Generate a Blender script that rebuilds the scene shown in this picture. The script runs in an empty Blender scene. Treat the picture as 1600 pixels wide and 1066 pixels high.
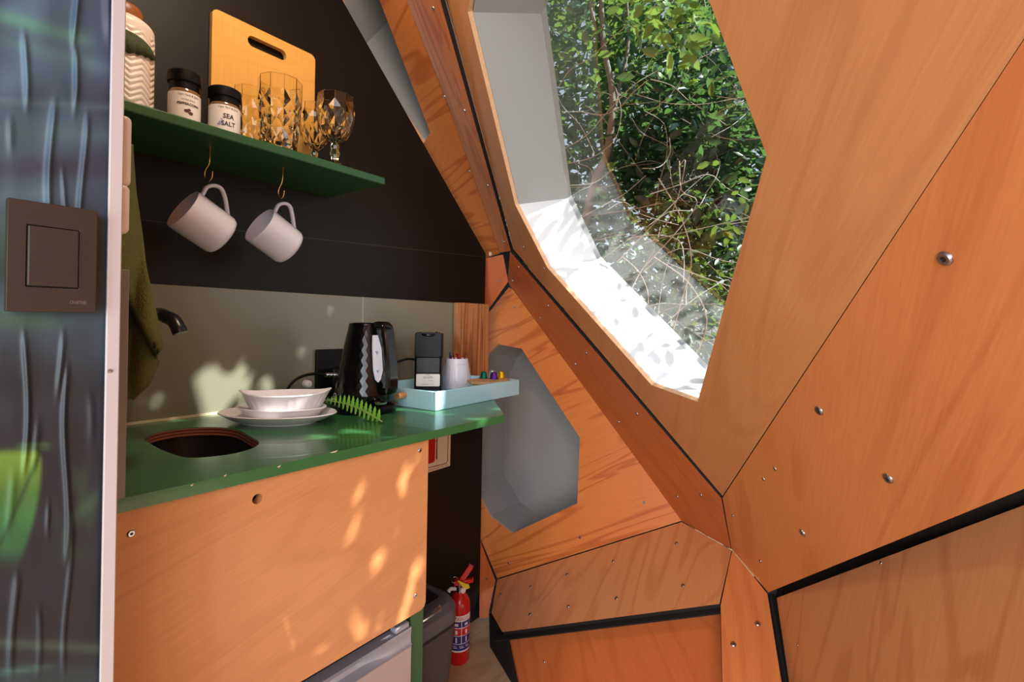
import bpy, bmesh, random
from math import sin, cos, pi, atan2, sqrt, radians, exp, floor as mfloor
from mathutils import Vector, Matrix, Quaternion
from mathutils.geometry import tessellate_polygon

S = bpy.context.scene
COL = S.collection
random.seed(7)

# ------------------------------------------------------------------ camera, sky, sun, exposure
F = 788.0; CX, CY = 800.0, 506.0; ROLL = 0.018
EYE = Vector((0, 0, 1.12))
TH = atan2(591.2, F)
FW = Vector((cos(TH), sin(TH), 0)); RT = Vector((sin(TH), -cos(TH), 0)); UP = Vector((0, 0, 1))
IR = RT * cos(ROLL) + UP * sin(ROLL); IU = UP * cos(ROLL) - RT * sin(ROLL)

cam_d = bpy.data.cameras.new('camera'); cam = bpy.data.objects.new('camera', cam_d); COL.objects.link(cam)
cam_d.sensor_width = 36; cam_d.lens = F * 36 / 1600; cam_d.shift_y = -(533 - CY) / 1600
cam_d.clip_start = 0.02
m = Matrix((IR, IU, -FW)).transposed().to_4x4(); m.translation = EYE
cam.matrix_world = m
S.camera = cam

SUN = Vector((0.32, -0.61, 0.725)).normalized()
world = bpy.data.worlds.new('world'); S.world = world; world.use_nodes = True
wn = world.node_tree.nodes; wl = world.node_tree.links
sky = wn.new('ShaderNodeTexSky'); sky.sky_type = 'NISHITA'; sky.sun_disc = False
sky.sun_elevation = math_el = atan2(SUN.z, sqrt(SUN.x**2 + SUN.y**2))
sky.sun_rotation = atan2(SUN.x, SUN.y)
hs = wn.new('ShaderNodeHueSaturation'); hs.inputs['Saturation'].default_value = 0.45
wl.new(sky.outputs[0], hs.inputs['Color']); wl.new(hs.outputs[0], wn['Background'].inputs['Color'])
wn['Background'].inputs['Strength'].default_value = 0.17

sd = bpy.data.lights.new('sun', 'SUN'); sd.energy = 11.5; sd.angle = radians(0.53); sd.color = (1, 0.97, 0.91)
sun = bpy.data.objects.new('sun', sd); COL.objects.link(sun)
sun.rotation_euler = SUN.to_track_quat('Z', 'Y').to_euler()
sun.location = (2, -4, 5)

def area_light(name, loc, target, size, size_y, power, color):
    d = bpy.data.lights.new(name, 'AREA'); d.shape = 'RECTANGLE'; d.size = size; d.size_y = size_y
    d.energy = power; d.color = color
    o = bpy.data.objects.new(name, d); COL.objects.link(o); o.location = loc
    o.rotation_euler = (Vector(loc) - Vector(target)).to_track_quat('Z', 'Y').to_euler()
    return o
# two added fill lights behind the camera, and the warm ceiling lamp of the pod
area_light('rear_fill', (-1.75, -0.35, 0.95), (1.0, 0.35, 1.1), 1.5, 1.8, 56, (0.93, 0.97, 1))
area_light('side_fill', (-0.95, -0.85, 1.5), (0.5, 1.0, 1.15), 0.9, 1.2, 20, (0.90, 0.95, 1))
area_light('ceiling_lamp', (0.40, 0.70, 2.08), (0.6, 1.12, 1.5), 0.14, 0.14, 4.5, (1, 0.80, 0.56))

vs = S.view_settings
S.display_settings.display_device = 'sRGB'
vs.view_transform = 'Standard'; vs.look = 'None'; vs.gamma = 1; vs.use_curve_mapping = False
vs.exposure = 0.14
S.cycles.max_bounces = 10; S.cycles.transmission_bounces = 10; S.cycles.transparent_max_bounces = 16
S.cycles.caustics_reflective = False; S.cycles.caustics_refractive = False
S.cycles.use_denoising = True

# ------------------------------------------------------------------ survey helpers (photo ray -> point on a real plane)
def ray(x, y): return FW + IR * ((x - CX) / F) + IU * ((CY - y) / F)
def at(x, y, d): return EYE + ray(x, y) * d
def onY(x, y, Y): r = ray(x, y); return EYE + r * (Y / r.y)
def onX(x, y, X): r = ray(x, y); return EYE + r * (X / r.x)
def onZ(x, y, Z): r = ray(x, y); return EYE + r * ((Z - EYE.z) / r.z)
class Plane:
    def __init__(s, p, q, r):
        n = (q - p).cross(r - p).normalized()
        if n.dot(p - EYE) < 0: n = -n
        s.n = n; s.d = n.dot(p)                     # n points out of the room
    def pt(s, x, y):
        r = ray(x, y); return EYE + r * ((s.d - s.n.dot(EYE)) / s.n.dot(r))
    def pts(s, lst): return [s.pt(x, y) for x, y in lst]
def plane_abc(a, b, c):
    P = [at(x, y, 1 / (a + b * (x - 800) + c * (y - 533))) for x, y in ((800, 533), (1000, 533), (800, 733))]
    return Plane(*P)

# ------------------------------------------------------------------ mesh helpers
class MB:
    def __init__(s): s.v = []; s.f = []; s.m = []; s.uv = {}
    def add(s, vs_, fs, mi=0):
        o = len(s.v); s.v += [Vector(p) for p in vs_]
        for f in fs: s.f.append([i + o for i in f]); s.m.append(mi)
        return s
    def box(s, c, d, rot=None, mi=0):
        c = Vector(c); hx, hy, hz = d[0] / 2, d[1] / 2, d[2] / 2
        P = [Vector((x, y, z)) for x in (-hx, hx) for y in (-hy, hy) for z in (-hz, hz)]
        if rot: P = [rot @ p for p in P]
        return s.add([c + p for p in P], [(0, 1, 3, 2), (4, 6, 7, 5), (0, 4, 5, 1), (2, 3, 7, 6), (0, 2, 6, 4), (1, 5, 7, 3)], mi)
    def prism(s, poly, vec, holes=(), mi_front=0, mi_side=0, mi_hole=None):
        if mi_hole is None: mi_hole = mi_side
        loops = [list(poly)] + [list(h) for h in holes]; vec = Vector(vec)
        flat = [Vector(p) for l in loops for p in l]; n = len(flat)
        tris = tessellate_polygon([[Vector(p) for p in l] for l in loops])
        s.add(flat + [p + vec for p in flat], [], 0); o = len(s.v) - 2 * n
        if not holes:
            s.f.append([o + i for i in range(n)]); s.m.append(mi_front)
            s.f.append([o + n + i for i in reversed(range(n))]); s.m.append(mi_side)
        else:
            for t in tris:
                s.f.append([o + i for i in t]); s.m.append(mi_front)
                s.f.append([o + n + i for i in reversed(t)]); s.m.append(mi_side)
        k = 0
        for li, l in enumerate(loops):
            L = len(l)
            for i in range(L):
                a, b = k + i, k + (i + 1) % L
                s.f.append([o + a, o + b, o + b + n, o + a + n]); s.m.append(mi_hole if li else mi_side)
            k += L
        return s
    def lathe(s, prof, seg=32, c=(0, 0, 0), M=None, cap0=False, cap1=False, mi=0):
        c = Vector(c); V = []; 
        for r, z in prof:
            for i in range(seg):
                a = 2 * pi * i / seg; p = Vector((r * cos(a), r * sin(a), z))
                V.append((M @ p if M else p) + c)
        Fs = []
        for j in range(len(prof) - 1):
            for i in range(seg):
                k = (i + 1) % seg
                Fs.append((j * seg + i, j * seg + k, (j + 1) * seg + k, (j + 1) * seg + i))
        if cap0: Fs.append(tuple(reversed(range(seg))))
        if cap1: Fs.append(tuple((len(prof) - 1) * seg + i for i in range(seg)))
        return s.add(V, Fs, mi)
    def tube(s, pts, r, seg=10, mi=0, caps=True):
        pts = [Vector(p) for p in pts]; n = len(pts); V = []; up = None
        rr = r if isinstance(r, (list, tuple)) else [r] * n
        for i, p in enumerate(pts):
            t = (pts[min(i + 1, n - 1)] - pts[max(i - 1, 0)]).normalized()
            if up is None:
                up = t.orthogonal().normalized()
            up = (up - t * up.dot(t)).normalized(); w = t.cross(up)
            for k in range(seg):
                a = 2 * pi * k / seg; V.append(p + (up * cos(a) + w * sin(a)) * rr[i])
        Fs = []
        for i in range(n - 1):
            for k in range(seg):
                l = (k + 1) % seg; Fs.append((i * seg + k, i * seg + l, (i + 1) * seg + l, (i + 1) * seg + k))
        if caps: Fs.append(tuple(reversed(range(seg)))); Fs.append(tuple((n - 1) * seg + k for k in range(seg)))
        return s.add(V, Fs, mi)
    def loft(s, rings, cap0=False, cap1=False, closed=True, mi=0):
        n = len(rings[0]); V = [p for r in rings for p in r]; Fs = []
        for j in range(len(rings) - 1):
            for i in range(n if closed else n - 1):
                k = (i + 1) % n; Fs.append((j * n + i, j * n + k, (j + 1) * n + k, (j + 1) * n + i))
        if cap0: Fs.append(tuple(reversed(range(n))))
        if cap1: Fs.append(tuple((len(rings) - 1) * n + i for i in range(n)))
        return s.add(V, Fs, mi)

def spline(pts, n=8):
    P = [Vector(p) for p in pts]; out = []
    for i in range(len(P) - 1):
        p0, p1, p2, p3 = P[max(i - 1, 0)], P[i], P[i + 1], P[min(i + 2, len(P) - 1)]
        for k in range(n):
            t = k / n
            out.append(0.5 * ((2 * p1) + (p2 - p0) * t + (2 * p0 - 5 * p1 + 4 * p2 - p3) * t * t + (3 * p1 - p0 - 3 * p2 + p3) * t ** 3))
    out.append(P[-1]); return out

def obj(name, mb, mats, parent=None, smooth=None, bevel=0, bseg=2, world=True, uvdir=None, kind=None, label=None):
    """one mesh object; vertices given in world space are stored relative to the parent (thing) when world=True"""
    me = bpy.data.meshes.new(name)
    root = parent
    off = Vector((0, 0, 0))
    par = parent
    if parent is not None and world:
        M = world_of(parent).inverted(); V = [M @ v for v in mb.v]
    else: V = mb.v
    me.from_pydata([tuple(v) for v in V], [], mb.f)
    if not isinstance(mats, (list, tuple)): mats = [mats]
    for mt in mats: me.materials.append(mt)
    for p, mi in zip(me.polygons, mb.m): p.material_index = mi
    if uvdir is not None:
        u, v, ou, ov = uvdir
        uvl = me.uv_layers.new(name='UVMap')
        for lp in me.loops:
            co = mb.v[lp.vertex_index]; uvl.data[lp.index].uv = (co.dot(u) + ou, co.dot(v) + ov)
    bm = bmesh.new(); bm.from_mesh(me)
    if smooth is not None and smooth != 'keep': bmesh.ops.remove_doubles(bm, verts=bm.verts, dist=1e-6)
    bmesh.ops.recalc_face_normals(bm, faces=bm.faces); bm.to_mesh(me); bm.free()
    if smooth is not None:
        me.polygons.foreach_set('use_smooth', [True] * len(me.polygons))
        if smooth != 'keep': me.set_sharp_from_angle(angle=radians(smooth))
    o = bpy.data.objects.new(name, me); COL.objects.link(o)
    if parent is not None: o.parent = parent
    if bevel:
        b = o.modifiers.new('bevel', 'BEVEL'); b.width = bevel; b.segments = bseg; b.limit_method = 'ANGLE'; b.angle_limit = radians(35)
        me.polygons.foreach_set('use_smooth', [True] * len(me.polygons)); me.set_sharp_from_angle(angle=radians(40))
    if kind: o['kind'] = kind
    if label: o['label'] = label
    return o

def world_of(o):
    M = o.matrix_basis.copy()
    while o.parent is not None:
        o = o.parent; M = o.matrix_basis @ M
    return M
def tag(o, label, cat, group=None):
    o['label'] = label; o['category'] = cat
    if group: o['group'] = group
    return o
def thing(name, label, cat, loc=(0, 0, 0), rot=(0, 0, 0), group=None):
    o = bpy.data.objects.new(name, None); COL.objects.link(o); o.empty_display_size = 0.05
    o.location = loc; o.rotation_euler = rot
    return tag(o, label, cat, group)
def structure(name, loc=(0, 0, 0), label=None):
    o = bpy.data.objects.new(name, None); COL.objects.link(o); o['kind'] = 'structure'; o.location = loc; o.empty_display_size = 0.05
    if label: o['label'] = label
    return o
def dup(o, parent=None):
    c = o.copy(); COL.objects.link(c)
    if parent is not None: c.parent = parent
    for ch in [x for x in o.children]: dup(ch, c)
    return c

def text_mb(body, size, width=None, font_shear=0, bold=0):
    cu = bpy.data.curves.new('t', 'FONT'); cu.body = body; cu.size = size; cu.align_x = 'CENTER'; cu.align_y = 'CENTER'
    cu.shear = font_shear; cu.offset = bold; cu.resolution_u = 2
    o = bpy.data.objects.new('t', cu); COL.objects.link(o)
    dg = bpy.context.evaluated_depsgraph_get()
    me = bpy.data.meshes.new_from_object(o.evaluated_get(dg))
    V = [v.co.copy() for v in me.vertices]; Fs = [tuple(p.vertices) for p in me.polygons]
    bpy.data.objects.remove(o); bpy.data.curves.remove(cu); bpy.data.meshes.remove(me)
    if width and V:
        w = max(v.x for v in V) - min(v.x for v in V)
        for v in V: v.x *= width / w
    return V, Fs
def put_text(mb, body, size, M, width=None, shear=0, bold=0, wrap=None, mi=0):
    V, Fs = text_mb(body, size, width, shear, bold)
    if wrap:                                        # wrap onto a vertical cylinder of radius wrap: x -> angle
        V = [Vector((wrap * sin(v.x / wrap), v.y, -wrap * (1 - cos(v.x / wrap)))) for v in V]
    mb.add([M @ v for v in V], Fs, mi)

# ------------------------------------------------------------------ materials
def srgb(r, g, b):
    f = lambda c: (c / 255 / 12.92) if c / 255 <= 0.04045 else ((c / 255 + 0.055) / 1.055) ** 2.4
    return (f(r), f(g), f(b), 1)
def mat(name, col, rough=0.5, metal=0, spec=0.5, noise=None, bump=None, trans=0, ior=1.45, coat=0, sss=0):
    """noise=(scale, amount, detail): tone variation; bump=(scale, strength)"""
    M = bpy.data.materials.new(name); M.use_nodes = True; N = M.node_tree.nodes; L = M.node_tree.links
    b = N['Principled BSDF']; b.inputs['Base Color'].default_value = col; b.inputs['Roughness'].default_value = rough
    b.inputs['Metallic'].default_value = metal; b.inputs['Specular IOR Level'].default_value = spec
    b.inputs['Transmission Weight'].default_value = trans; b.inputs['IOR'].default_value = ior; b.inputs['Coat Weight'].default_value = coat
    tc = N.new('ShaderNodeTexCoord')
    if noise:
        n = N.new('ShaderNodeTexNoise'); n.inputs['Scale'].default_value = noise[0]; n.inputs['Detail'].default_value = noise[2] if len(noise) > 2 else 4
        L.new(tc.outputs['Object'], n.inputs['Vector'])
        mx = N.new('ShaderNodeMix'); mx.data_type = 'RGBA'
        mx.inputs[6].default_value = tuple(c * (1 - noise[1]) for c in col[:3]) + (1,)
        mx.inputs[7].default_value = tuple(min(1, c * (1 + noise[1])) for c in col[:3]) + (1,)
        L.new(n.outputs['Fac'], mx.inputs[0]); L.new(mx.outputs[2], b.inputs['Base Color'])
    if bump:
        n2 = N.new('ShaderNodeTexNoise'); n2.inputs['Scale'].default_value = bump[0]; n2.inputs['Detail'].default_value = 3
        L.new(tc.outputs['Object'], n2.inputs['Vector'])
        bp = N.new('ShaderNodeBump'); bp.inputs['Strength'].default_value = bump[1]; bp.inputs['Distance'].default_value = 0.002
        L.new(n2.outputs['Fac'], bp.inputs['Height']); L.new(bp.outputs[0], b.inputs['Normal'])
    return M

def wood(name, light, dark, rough=0.38, grain=(1.2, 26), contrast=0.55, figure=0.22, fig_scale=(0.7, 3.2), coords='UV', blotch=0.25):
    """stained plywood: fine pores + broad cathedral figure along U"""
    M = bpy.data.materials.new(name); M.use_nodes = True; N = M.node_tree.nodes; L = M.node_tree.links
    b = N['Principled BSDF']; b.inputs['Roughness'].default_value = rough; b.inputs['Specular IOR Level'].default_value = 0.35
    tc = N.new('ShaderNodeTexCoord'); out = tc.outputs[coords]
    def mapped(sx, sy, sz=1):
        mp = N.new('ShaderNodeMapping'); mp.inputs['Scale'].default_value = (sx, sy, sz); L.new(out, mp.inputs['Vector']); return mp.outputs[0]
    fine = N.new('ShaderNodeTexNoise'); fine.inputs['Scale'].default_value = 9; fine.inputs['Detail'].default_value = 6; fine.inputs['Roughness'].default_value = 0.65
    L.new(mapped(grain[0], grain[1], grain[1]), fine.inputs['Vector'])
    big = N.new('ShaderNodeTexNoise'); big.inputs['Scale'].default_value = 1.6; big.inputs['Detail'].default_value = 2; big.inputs['Distortion'].default_value = 0.6
    L.new(mapped(fig_scale[0], fig_scale[1], fig_scale[1]), big.inputs['Vector'])
    mul = N.new('ShaderNodeMath'); mul.operation = 'MULTIPLY'; mul.inputs[1].default_value = 9.0; L.new(big.outputs['Fac'], mul.inputs[0])
    fr = N.new('ShaderNodeMath'); fr.operation = 'SINE'; 
    mul2 = N.new('ShaderNodeMath'); mul2.operation = 'MULTIPLY'; mul2.inputs[1].default_value = 5.0; L.new(mul.outputs[0], mul2.inputs[0]); L.new(mul2.outputs[0], fr.inputs[0])
    pw = N.new('ShaderNodeMapRange'); pw.inputs[1].default_value = 0.3; pw.inputs[2].default_value = 1; L.new(fr.outputs[0], pw.inputs[0])
    blo = N.new('ShaderNodeTexNoise'); blo.inputs['Scale'].default_value = 3.0; blo.inputs['Detail'].default_value = 3; L.new(mapped(1, 1.6, 1.6), blo.inputs['Vector'])
    a1 = N.new('ShaderNodeMath'); a1.operation = 'MULTIPLY'; a1.inputs[1].default_value = contrast; L.new(fine.outputs['Fac'], a1.inputs[0])
    a2 = N.new('ShaderNodeMath'); a2.operation = 'MULTIPLY_ADD'; a2.inputs[1].default_value = figure; L.new(pw.outputs[0], a2.inputs[0]); L.new(a1.outputs[0], a2.inputs[2])
    a3 = N.new('ShaderNodeMath'); a3.operation = 'MULTIPLY_ADD'; a3.inputs[1].default_value = blotch; L.new(blo.outputs['Fac'], a3.inputs[0]); L.new(a2.outputs[0], a3.inputs[2])
    cr = N.new('ShaderNodeValToRGB'); cr.color_ramp.elements[0].position = 0.15; cr.color_ramp.elements[1].position = 0.95
    cr.color_ramp.elements[0].color = light; cr.color_ramp.elements[1].color = dark
    L.new(a3.outputs[0], cr.inputs[0]); L.new(cr.outputs[0], b.inputs['Base Color'])
    bp = N.new('ShaderNodeBump'); bp.inputs['Strength'].default_value = 0.08; bp.inputs['Distance'].default_value = 0.001
    L.new(fine.outputs['Fac'], bp.inputs['Height']); L.new(bp.outputs[0], b.inputs['Normal'])
    return M

M_ply = wood('stained_plywood', srgb(222, 140, 82), srgb(178, 92, 46), figure=.16, fig_scale=(.5, 2.6))
M_ply_dusty = wood('dusty_plywood', srgb(214, 146, 92), srgb(174, 102, 58), figure=.12, fig_scale=(.5, 2.6), blotch=.35)
M_ply_pale = wood('pale_plywood', srgb(228, 158, 104), srgb(190, 110, 64), figure=0.22)
M_ply_warm = wood('figured_plywood', srgb(226, 138, 70), srgb(170, 80, 36), figure=0.34, fig_scale=(0.6, 5))
M_ply_red = wood('reddish_plywood', srgb(206, 112, 60), srgb(160, 72, 36), figure=0.14)
M_ply_cab = wood('cabinet_plywood', srgb(212, 152, 102), srgb(176, 112, 68), figure=0.10, contrast=0.6, rough=0.34)
M_edge = mat('plywood_edge', srgb(226, 180, 140), 0.6, noise=(120, 0.2))
M_gap = mat('black_gap', srgb(26, 22, 22), 0.7)
M_steel = mat('screw_steel', srgb(176, 178, 184), 0.3, 1.0)
M_dark_socket = mat('screw_socket', srgb(40, 40, 42), 0.5)
M_white = mat('white_lining', srgb(226, 228, 233), 0.4)
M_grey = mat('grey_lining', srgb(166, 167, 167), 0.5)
M_grey_dark = mat('grey_shutter', srgb(150, 146, 144), 0.55, noise=(2.5, 0.15))
M_wall = mat('black_wall_paint', srgb(24, 20, 18), 0.5, spec=.3, noise=(2.0, 0.25), bump=(60, 0.05))
M_splash = mat('sage_splashback', srgb(138, 136, 118), 0.25, noise=(2.0, 0.05))
M_green = mat('green_paint', srgb(50, 104, 60), 0.25, noise=(8, 0.15), bump=(140, 0.12), coat=0.2)
M_green_dark = mat('green_paint_shelf', srgb(42, 82, 46), 0.4, noise=(8, 0.15), bump=(120, 0.12))
M_chip = mat('bare_chip', srgb(206, 190, 160), 0.7)
M_floor = wood('beige_floorboards', srgb(206, 178, 142), srgb(168, 138, 104), rough=0.5, figure=0.3)

# ------------------------------------------------------------------ the pod: planes
P1 = plane_abc(.352, .00219, -.00133)
P2 = plane_abc(.203, .0025, -.00113)
S1 = plane_abc(.399, .00181, -.001)
S0 = plane_abc(.357, .0018, -.0013)
P5 = plane_abc(.488, .000339, .0000692)
S2 = plane_abc(.127, .000647, .00106)
P4 = plane_abc(.364, .000065, .00094)
P3 = plane_abc(-.437, .00261, .000366)
P6 = Plane(at(785, 992, 1.72), at(1125, 948, 1.34), at(950, 1066, 1.40))
W1 = Plane(at(750, 850, 1.97), at(775, 905, 1.965), at(755, 965, 1.90))
T1 = Plane(at(763, 402, 1.96), at(793, 440, 1.99), at(766, 480, 2.02))
WY = 1.237                                           # kitchen wall
CZ = 0.901; CF = 0.737                               # worktop top, worktop front
U_ = Plane(at(780, 396, 2.0), at(635, 0, 1.33), onY(600, 111, 1.30))

wall_right = structure('wall_right', (1.5, 0.3, 0))
def face_dirs(pl, a, b, rnd=None):
    u = (pl.pt(*b) - pl.pt(*a)).normalized(); v = pl.n.cross(u)
    return (u, v, random.random() * 9 if rnd is None else rnd, random.random() * 9)
def panel(pl, outline, material, grain, holes=(), t=0.012, off=0.0, parent=wall_right, name='plywood_panel', edge=None):
    poly = [p + pl.n * off for p in [(q if isinstance(q, Vector) else pl.pt(*q)) for q in outline]]
    hs_ = [[p + pl.n * off for p in h] for h in holes]
    mb = MB().prism(poly, pl.n * t, hs_, 0, 2, 1)
    return obj(name, mb, [material, M_edge, edge or M_gap], parent, uvdir=face_dirs(pl, *grain))
bolt_mb = MB().lathe([(0.0001, .0018), (.0028, .0016), (.0030, .0028), (.0058, .0028), (.0074, .0014), (.0078, 0)], 16)
bolt_mesh = None
def screws(pl, lst, parent, small=1.0):
    global bolt_mesh
    if bolt_mesh is None:
        me = bpy.data.meshes.new('screw'); me.from_pydata([tuple(v) for v in bolt_mb.v], [], bolt_mb.f)
        me.materials.append(M_steel); me.materials.append(M_dark_socket)
        for p in me.polygons:
            p.use_smooth = True
            if max(Vector(me.vertices[i].co).to_2d().length for i in p.vertices) < .0031: p.material_index = 1
        me.set_sharp_from_angle(angle=radians(30)); bolt_mesh = me
    for x, y in lst:
        o = bpy.data.objects.new('screw', bolt_mesh); COL.objects.link(o); o.parent = parent
        M = world_of(parent).inverted() @ (Matrix.Translation(pl.pt(x, y)) @ (-pl.n).to_track_quat('Z', 'Y').to_matrix().to_4x4() @ Matrix.Scale(small, 4))
        o.matrix_basis = M
def strip(pl, line, w, off, name='gap_backing', t=0.004, ext=0.0):
    P = pl.pts(line); L = []; R = []
    for i, p in enumerate(P):
        d = (P[min(i + 1, len(P) - 1)] - P[max(i - 1, 0)]).normalized(); sd_ = pl.n.cross(d)
        L.append(p + sd_ * w + pl.n * off); R.append(p - sd_ * w + pl.n * off)
    mb = MB()
    mb.loft([[L[i], R[i], R[i] + pl.n * t, L[i] + pl.n * t] for i in range(len(P))], True, True)
    return obj(name, mb, M_gap, wall_right)

# window 1 opening (chamfered parallelogram in the tilted panel, its lining splays outwards)
WV = P1.pts([(731, 19), (805, 320), (855, 418), (1018, 602), (1090, 628), (1198, 243)])
V6 = WV[5] - (WV[2] - WV[1]) * 0.95
V7 = V6 + (WV[2] - WV[3]) * 0.98
V7 = V7 - P1.n * (P1.n.dot(V7) - P1.d); V6 = V6 - P1.n * (P1.n.dot(V6) - P1.d)
WV += [V6, V7]
WOFF = Vector((.152, -.096, .039)); WOFF *= 0.171 / WOFF.dot(P1.n)
# the big panels run on past the edge of the picture
B0 = P2.pt(1129, 778); fold_dir = (P2.pt(1600, 62) - B0).normalized(); F0 = P2.pt(1200, 926); gap_dir = (P2.pt(1600, 764) - F0).normalized()
G0 = P3.pt(1211, 934); gap3_dir = (P3.pt(1600, 786) - G0).normalized(); H0 = P3.pt(1252, 1200)
P1out = [(612, -330), (698, 2), (802, 389), (1129, 775), P1.pt(1129, 775) + (P1.pt(1600, 60) - P1.pt(1129, 775)).normalized() * 2.0, P1.pt(612, -330) + fold_dir * .9]
P2out = [(1129, 778), B0 + fold_dir * 2.0, F0 + gap_dir * 1.8, (1200, 926), (1143, 858)]
P3out = [(1211, 934), G0 + gap3_dir * 1.8, H0 + gap3_dir * 1.8, (1252, 1200), (1230, 1066)]
p1 = panel(P1, P1out, M_ply_dusty, ((1128, 778), (1600, 60)), holes=[WV])
screws(P1, [(818, 386), (850, 420)], p1, .55)
p2 = panel(P2, P2out, M_ply, ((1300, 900), (1420, 300)))
screws(P2, [(1477, 404), (1280, 642), (1388, 748), (1254, 833)], p2)
screws(P2, [(1145, 806), (1193, 749), (1188, 878), (1211, 733), (1376, 880) if False else (1188, 877)], p2, .55)
s1 = panel(S1, [(797, 393), (1127, 779), (1142, 858), (1065, 815), (800, 452), (793, 440)], M_ply_red, ((800, 420), (1090, 790)))
screws(S1, [(810, 418), (801, 439), (856, 478), (844, 497), (916, 552), (899, 569), (995, 647), (967, 660), (1095, 774), (1058, 776)], s1, .75)
s0 = panel(S0, [(560, -200), (612, -330), (688, 0), (798, 392), (781, 395), (707, 180), (635, 0)], M_ply_warm, ((640, 0), (780, 390)))
screws(S0, [(677, 13), (695, 151), (726, 173), (734, 268), (762, 290), (763, 357), (787, 378)], s0, .7)
strip(P1, [(604, -330), (694, 1), (801, 390), (1128, 777)], .045, .022)
RECESS2 = [(742, 600), (763, 553), (778, 538), (815, 545), (906, 684), (902, 787), (800, 834), (765, 806), (735, 750)]
W2 = P5.pts(RECESS2)
p5 = panel(P5, [(715, 520), (765, 487), (795, 449), (801, 452), (1065, 814), (777, 904), (751, 846), (700, 760)], M_ply_warm, ((780, 880), (1050, 790)), holes=[W2])
screws(P5, [(804, 480), (1006, 785), (906, 840), (795, 880)], p5, .6)
s2 = panel(S2, [(777, 906), (1065, 816), (1143, 860), (1124, 944), (785, 988), (768, 958)], M_ply_pale, ((900, 990), (960, 850)))
screws(S2, [(782, 929), (829, 917), (828, 960), (886, 898), (888, 948), (958, 877), (963, 935), (1057, 849), (1067, 915)], s2, .75)
p6 = panel(P6, [(780, 992), (1126, 946.5), (1131, 1120), (806, 1120)], M_ply_red, ((950, 1100), (900, 960)))
screws(P6, [(800, 1035), (850, 1034)], p6, .4)
p4 = panel(P4, [(1144, 860), (1199, 928), (1221, 1066), (1230, 1120), (1130, 1120), (1126, 946)], M_ply, ((1160, 1100), (1150, 900)))
screws(P4, [(1184, 975), (1146, 1007)], p4, .85)
p3 = panel(P3, P3out, M_ply_pale, ((1300, 1066), (1330, 900)), off=.004)
screws(P3, [(1376, 880), (1246, 1008)], p3, .35)
t1 = panel(T1, [(758, 404), (786, 398), (794, 440), (766, 480), (735, 500)], M_ply_red, ((763, 470), (785, 410)))
screws(T1, [(779, 439)], t1, .6)
w1 = panel(W1, [(750, 836), (752, 850), (774, 907), (762, 966), (749, 966)], M_ply_red, ((745, 960), (752, 850)))
screws(W1, [(760, 905)], w1, .6)
RECESS3 = [(440, -260), (500, -260), (593, 0), (672, 207), (662, 224), (560, 80)]
W3 = U_.pts(RECESS3)
up_ = panel(U_, [(400, -330), (560, -330), (635, 0), (707, 180), (781, 396), (755, 405), (690, 300), (540, 100)], M_ply_warm, ((650, 300), (720, 250)), holes=[W3])
# black joints
obj('gap_backing', MB().prism([p + P3.n * .022 for p in P3.pts([(1195, 940), (1420, 880), (1600, 815)])] + [G0 + gap3_dir * 1.8 + P3.n * .022 - UP * .02, G0 + gap3_dir * 1.8 + P3.n * .022 + UP * .06] + [p + P3.n * .022 for p in P3.pts([(1600, 690), (1190, 895)])], P3.n * .004), M_gap, wall_right)
strip(P3, [(1203, 925), (1226, 1066), (1250, 1200)], .03, .017)
strip(S2, [(770, 992), (1124, 945)], .012, .014)
strip(S2, [(765, 908), (1070, 814)], .02, .013)
strip(P5, [(765, 908), (1070, 814)], .03, .0125)
strip(P5, [(715, 530), (766, 484), (796, 447)], .012, .013)
strip(W1, [(742, 830), (751, 847), (776, 906)], .010, .013)
dk = Plane(at(770, 960, 1.80), at(790, 1066, 1.60), at(764, 1066, 1.68))
obj('gap_backing', MB().prism(dk.pts([(764, 958), (772, 958), (790, 992), (812, 1100), (768, 1100)]), dk.n * .01), M_gap, wall_right)
obj('gap_backing', MB().prism([p + P5.n * .05 for p in P5.pts([(700, 380), (805, 380), (812, 470), (765, 520), (700, 560)])], P5.n * .01), M_gap, wall_right)
def gap_rod(P, r):
    obj('gap_backing', MB().tube(P, r, 8), M_gap, wall_right)
gap_rod([P3.pt(x, y) + Vector((.05, .01, -.03)) for x, y in ((1195, 915), (1205, 940), (1228, 1066), (1252, 1200))], .042)
gap_rod([P3.pt(1203, 928) + Vector((.05, .01, -.03)), P3.pt(1203, 928) + Vector((.08, .0, .05))], .045)
gap_rod([W1.pt(x, y) + Vector((.06, .02, 0)) for x, y in ((776, 912), (768, 960), (770, 1000))], .04)
# unseen light shield added behind the plywood, keeps daylight out of the joints
def skin(pl, outline, off=.05):
    obj('light_shield', MB().prism([p + pl.n * off for p in [(q if isinstance(q, Vector) else pl.pt(*q)) for q in outline]], pl.n * .012), M_gap, wall_right)
skin(P2, [(1150, 800), B0 + fold_dir * 1.95, F0 + gap_dir * 1.75, (1250, 960), (1150, 880)], .06)
skin(P6, [(740, 980), (1140, 930), (1150, 1180), (780, 1180)], .07)
skin(P3, [(1190, 900), G0 + gap3_dir * 1.75 + UP * .03, H0 + gap3_dir * 1.75, (1240, 1200)], .07)

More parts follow.
